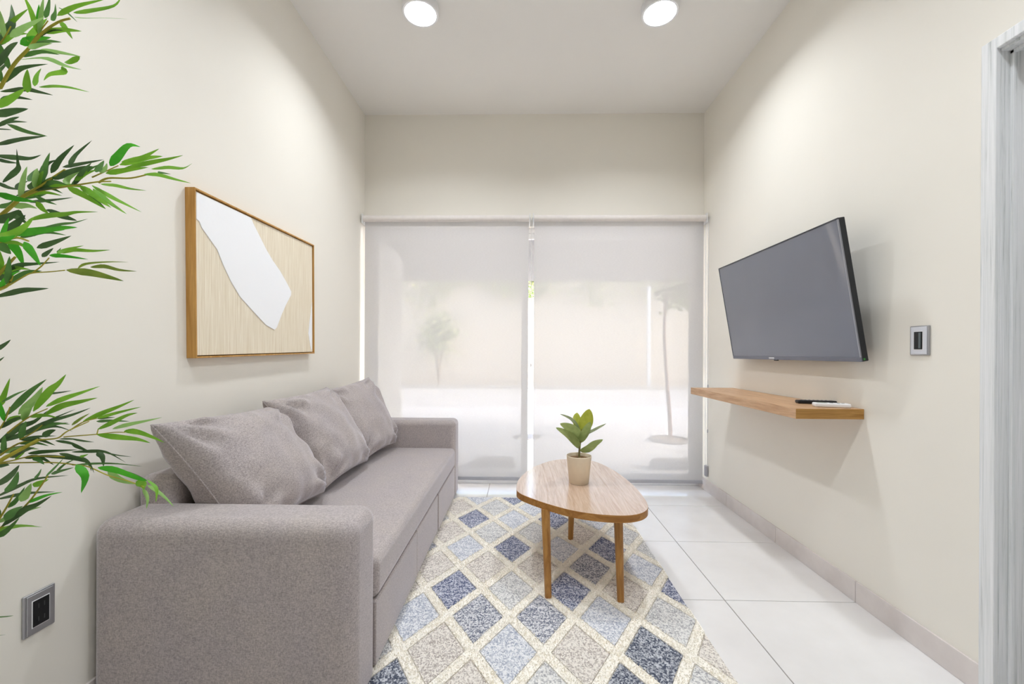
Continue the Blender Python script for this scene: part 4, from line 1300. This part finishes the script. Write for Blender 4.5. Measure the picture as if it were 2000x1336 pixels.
box('backing_board', (WL + 0.001, WL + 0.010), (-PW / 2 + fw, PW / 2 - fw), (-PH / 2 + fw, PH / 2 - fw), plain('dark_gap', (120, 84, 48), 0.9), pic, 0, 1, PR)
m = M('combed_beige_paint', srgb(216, 203, 178), 0.8, 0.2)
v = m.noise(3.0, 3, 0.6, m.co((1, 75, 1.6)), 0.4)
m.color(m.ramp(v, [(0.32, srgb(222, 208, 182)), (0.66, srgb(243, 234, 215))]))
m.bump(v, 0.5, 0.002)
canvas = part(box('canvas', (WL + 0.010, WL + 0.032), (-PW / 2 + fw + 0.004, PW / 2 - fw - 0.004), (-PH / 2 + fw + 0.004, PH / 2 - fw - 0.004), m.m, pic, 0.0008, 1, PR))
WPAINT = M('white_relief_paint', srgb(247, 248, 251), 0.7, 0.2)
WPAINT.bump(WPAINT.noise(40, 4), 0.25, 0.003)
WPAINT = WPAINT.m
shape = [(1.664, 1.770), (2.004, 1.777), (2.027, 1.75), (2.076, 1.704), (2.127, 1.655), (2.181, 1.612), (2.251, 1.569), (2.327, 1.507), (2.364, 1.472),
         (2.362, 1.451), (2.313, 1.393), (2.268, 1.329), (2.225, 1.259), (2.205, 1.245), (2.13, 1.265), (2.031, 1.322), (1.929, 1.384), (1.867, 1.445),
         (1.817, 1.51), (1.78, 1.568), (1.735, 1.602), (1.692, 1.635), (1.68, 1.656), (1.664, 1.662)]
prism('white_shape', shape, lambda u, v, h: (WL + 0.0315 + h, u, v), 0.0035, WPAINT, canvas, 0.001)
sliver = [(2.604, 1.44), (2.592, 1.378), (2.577, 1.319), (2.562, 1.242), (2.578, 1.195), (2.594, 1.145), (2.606, 1.138)]
prism('white_sliver', sliver[::-1], lambda u, v, h: (WL + 0.0315 + h, u, v), 0.0025, WPAINT, canvas)

# ================================================================== bamboo by the left wall
BL = {'d': leafmat('bamboo_leaf_dark', (44, 74, 40), (78, 110, 64)), 'm': leafmat('bamboo_leaf_mid', (58, 108, 44), (92, 138, 70)),
      'b': leafmat('bamboo_leaf_bright', (90, 156, 34), (132, 188, 58)), 'v': leafmat('bamboo_leaf_vivid', (44, 150, 24), (84, 184, 48)),
      'l': leafmat('bamboo_leaf_light', (122, 172, 84), (158, 198, 118)), 'o': leafmat('bamboo_leaf_olive', (92, 122, 30), (128, 148, 56))}
CANE = plain('bamboo_cane', (150, 140, 60), 0.6, 0.3, var=0.2)
TWIG = plain('bamboo_twig', (178, 170, 62), 0.6, 0.3, var=0.2)
bb = thing('bamboo_plant', (-1.14, 0.74, 0.0), 'tall leafy artificial bamboo by the left wall beside the sofa, cut by the picture edge', 'plant')
bp = part(lathe('planter', [(0.125, 0.001), (0.13, 0.006), (0.165, 0.27), (0.168, 0.30), (0.160, 0.302), (0.154, 0.285)], (-1.14, 0.74, 0), plain('white_planter', (222, 220, 214), 0.5), bb, 40, 50))
lathe('soil', [(0.153, 0.0), (0.001, 0.006)], (-1.14, 0.74, 0.27), plain('dark_soil', (70, 56, 42), 1.0, var=0.4, scale=120), bp, 32)
for q in ([(-1.16, 0.76, 0.27), (-1.17, 0.79, 0.8), (-1.19, 0.81, 1.4), (-1.2, 0.83, 2.05)], [(-1.10, 0.72, 0.27), (-1.13, 0.74, 0.9), (-1.17, 0.77, 1.7), (-1.2, 0.78, 2.2)],
          [(-1.14, 0.70, 0.27), (-1.18, 0.68, 0.8), (-1.2, 0.66, 1.3), (-1.22, 0.64, 1.8)]):
    tube('cane', q, 0.011, CANE, bb, 0.006, 10)
for r, pts in TWIGS:
    tube('branch', pts, max(r * 0.7, 0.0013), TWIG, bb, max(r * 0.4, 0.001), 6)
for (p, c) in (((-1.19, 0.82, 1.72), 0), ((-1.18, 0.81, 1.30), 3), ((-1.18, 0.80, 1.12), 7), ((-1.17, 0.79, 0.80), 15), ((-1.17, 0.78, 0.62), 21)):
    q = TWIGS[c][1][0]
    tube('branch', [p, tuple((Vector(p) + Vector(q)) / 2 + Vector((0, 0, 0.01))), q], 0.005, TWIG, bb, 0.004, 6)
random.seed(8)
for c, w, tws, pts in LEAVES:
    d = (Vector(pts[-1]) - Vector(pts[0])).normalized()
    view = Vector((0.72, -0.68, 0.0))       # towards the middle of the room
    s = d.cross(view).normalized()
    s.rotate(Matrix.Rotation(tws, 3, d))
    leaf('leaf', pts, min(w, 0.0175) * 1.0, BL[c], bb, s, 0.15, None, 4)
# more blades along the twigs
for ti in (0, 0, 1, 2, 3, 3, 3, 4, 7, 8, 11, 12, 13, 14, 19, 21, 22, 23):
    TP = catmull(TWIGS[ti][1], 4)
    for q in range(3):
        k = random.randint(0, int(len(TP) * 0.6))
        d = (TP[min(k + 1, len(TP) - 1)] - TP[max(k - 1, 0)]).normalized()
        view = Vector((0.72, -0.68, 0.0))
        d.rotate(Matrix.Rotation(random.choice((-1, 1)) * random.uniform(0.35, 0.8), 3, view))
        d = (d + view * random.uniform(-0.3, 0.3)).normalized()
        L = random.uniform(0.055, 0.09)
        p0 = TP[k]
        p1 = p0 + d * L * 0.5 + Vector((0, 0, 0.004))
        p2 = p0 + d * L + Vector((0, 0, random.uniform(-0.012, 0.0)))
        s = d.cross(view).normalized()
        s.rotate(Matrix.Rotation(random.uniform(-0.6, 0.6), 3, d))
        leaf('leaf', [tuple(p0), tuple(p1), tuple(p2)], random.uniform(0.009, 0.013), BL[random.choice('bbvmdlbm')], bb, s, 0.15, None, 4)
# the side of the plant that is turned to the wall and to the rear of the room
for k in range(64):
    z0 = random.uniform(0.75, 2.15)
    y0 = random.uniform(0.58, 0.78)
    p0 = Vector((-1.2 + random.uniform(-0.03, 0.02), y0, z0))
    a = random.uniform(2.2, 5.2)
    L = random.uniform(0.09, 0.15)
    dv = Vector((math.cos(a) * (0.55 if math.cos(a) < 0 else 0.3), math.sin(a) * 0.9, random.uniform(-0.5, 0.5))).normalized()
    p1 = p0 + dv * random.uniform(0.03, 0.12)
    if p1.x < -1.27:
        p1.x = -1.27
    e1, e2 = p1 + dv * L * 0.5 + Vector((0, 0, 0.01)), p1 + dv * L + Vector((0, 0, -0.02))
    e1.x, e2.x = max(e1.x, -1.31), max(e2.x, -1.32)
    tube('branch', [tuple(p0), tuple(p0.lerp(p1, 0.5) + Vector((0, 0, 0.005))), tuple(p1)], 0.002, TWIG, bb, 0.0012, 5)
    s = dv.cross(Vector((random.uniform(-1, 1), random.uniform(-1, 1), 1))).normalized()
    leaf('leaf', [tuple(p1), tuple(e1), tuple(e2)], 0.015, BL[random.choice('ddmbbvl')], bb, s, 0.15, None, 4)
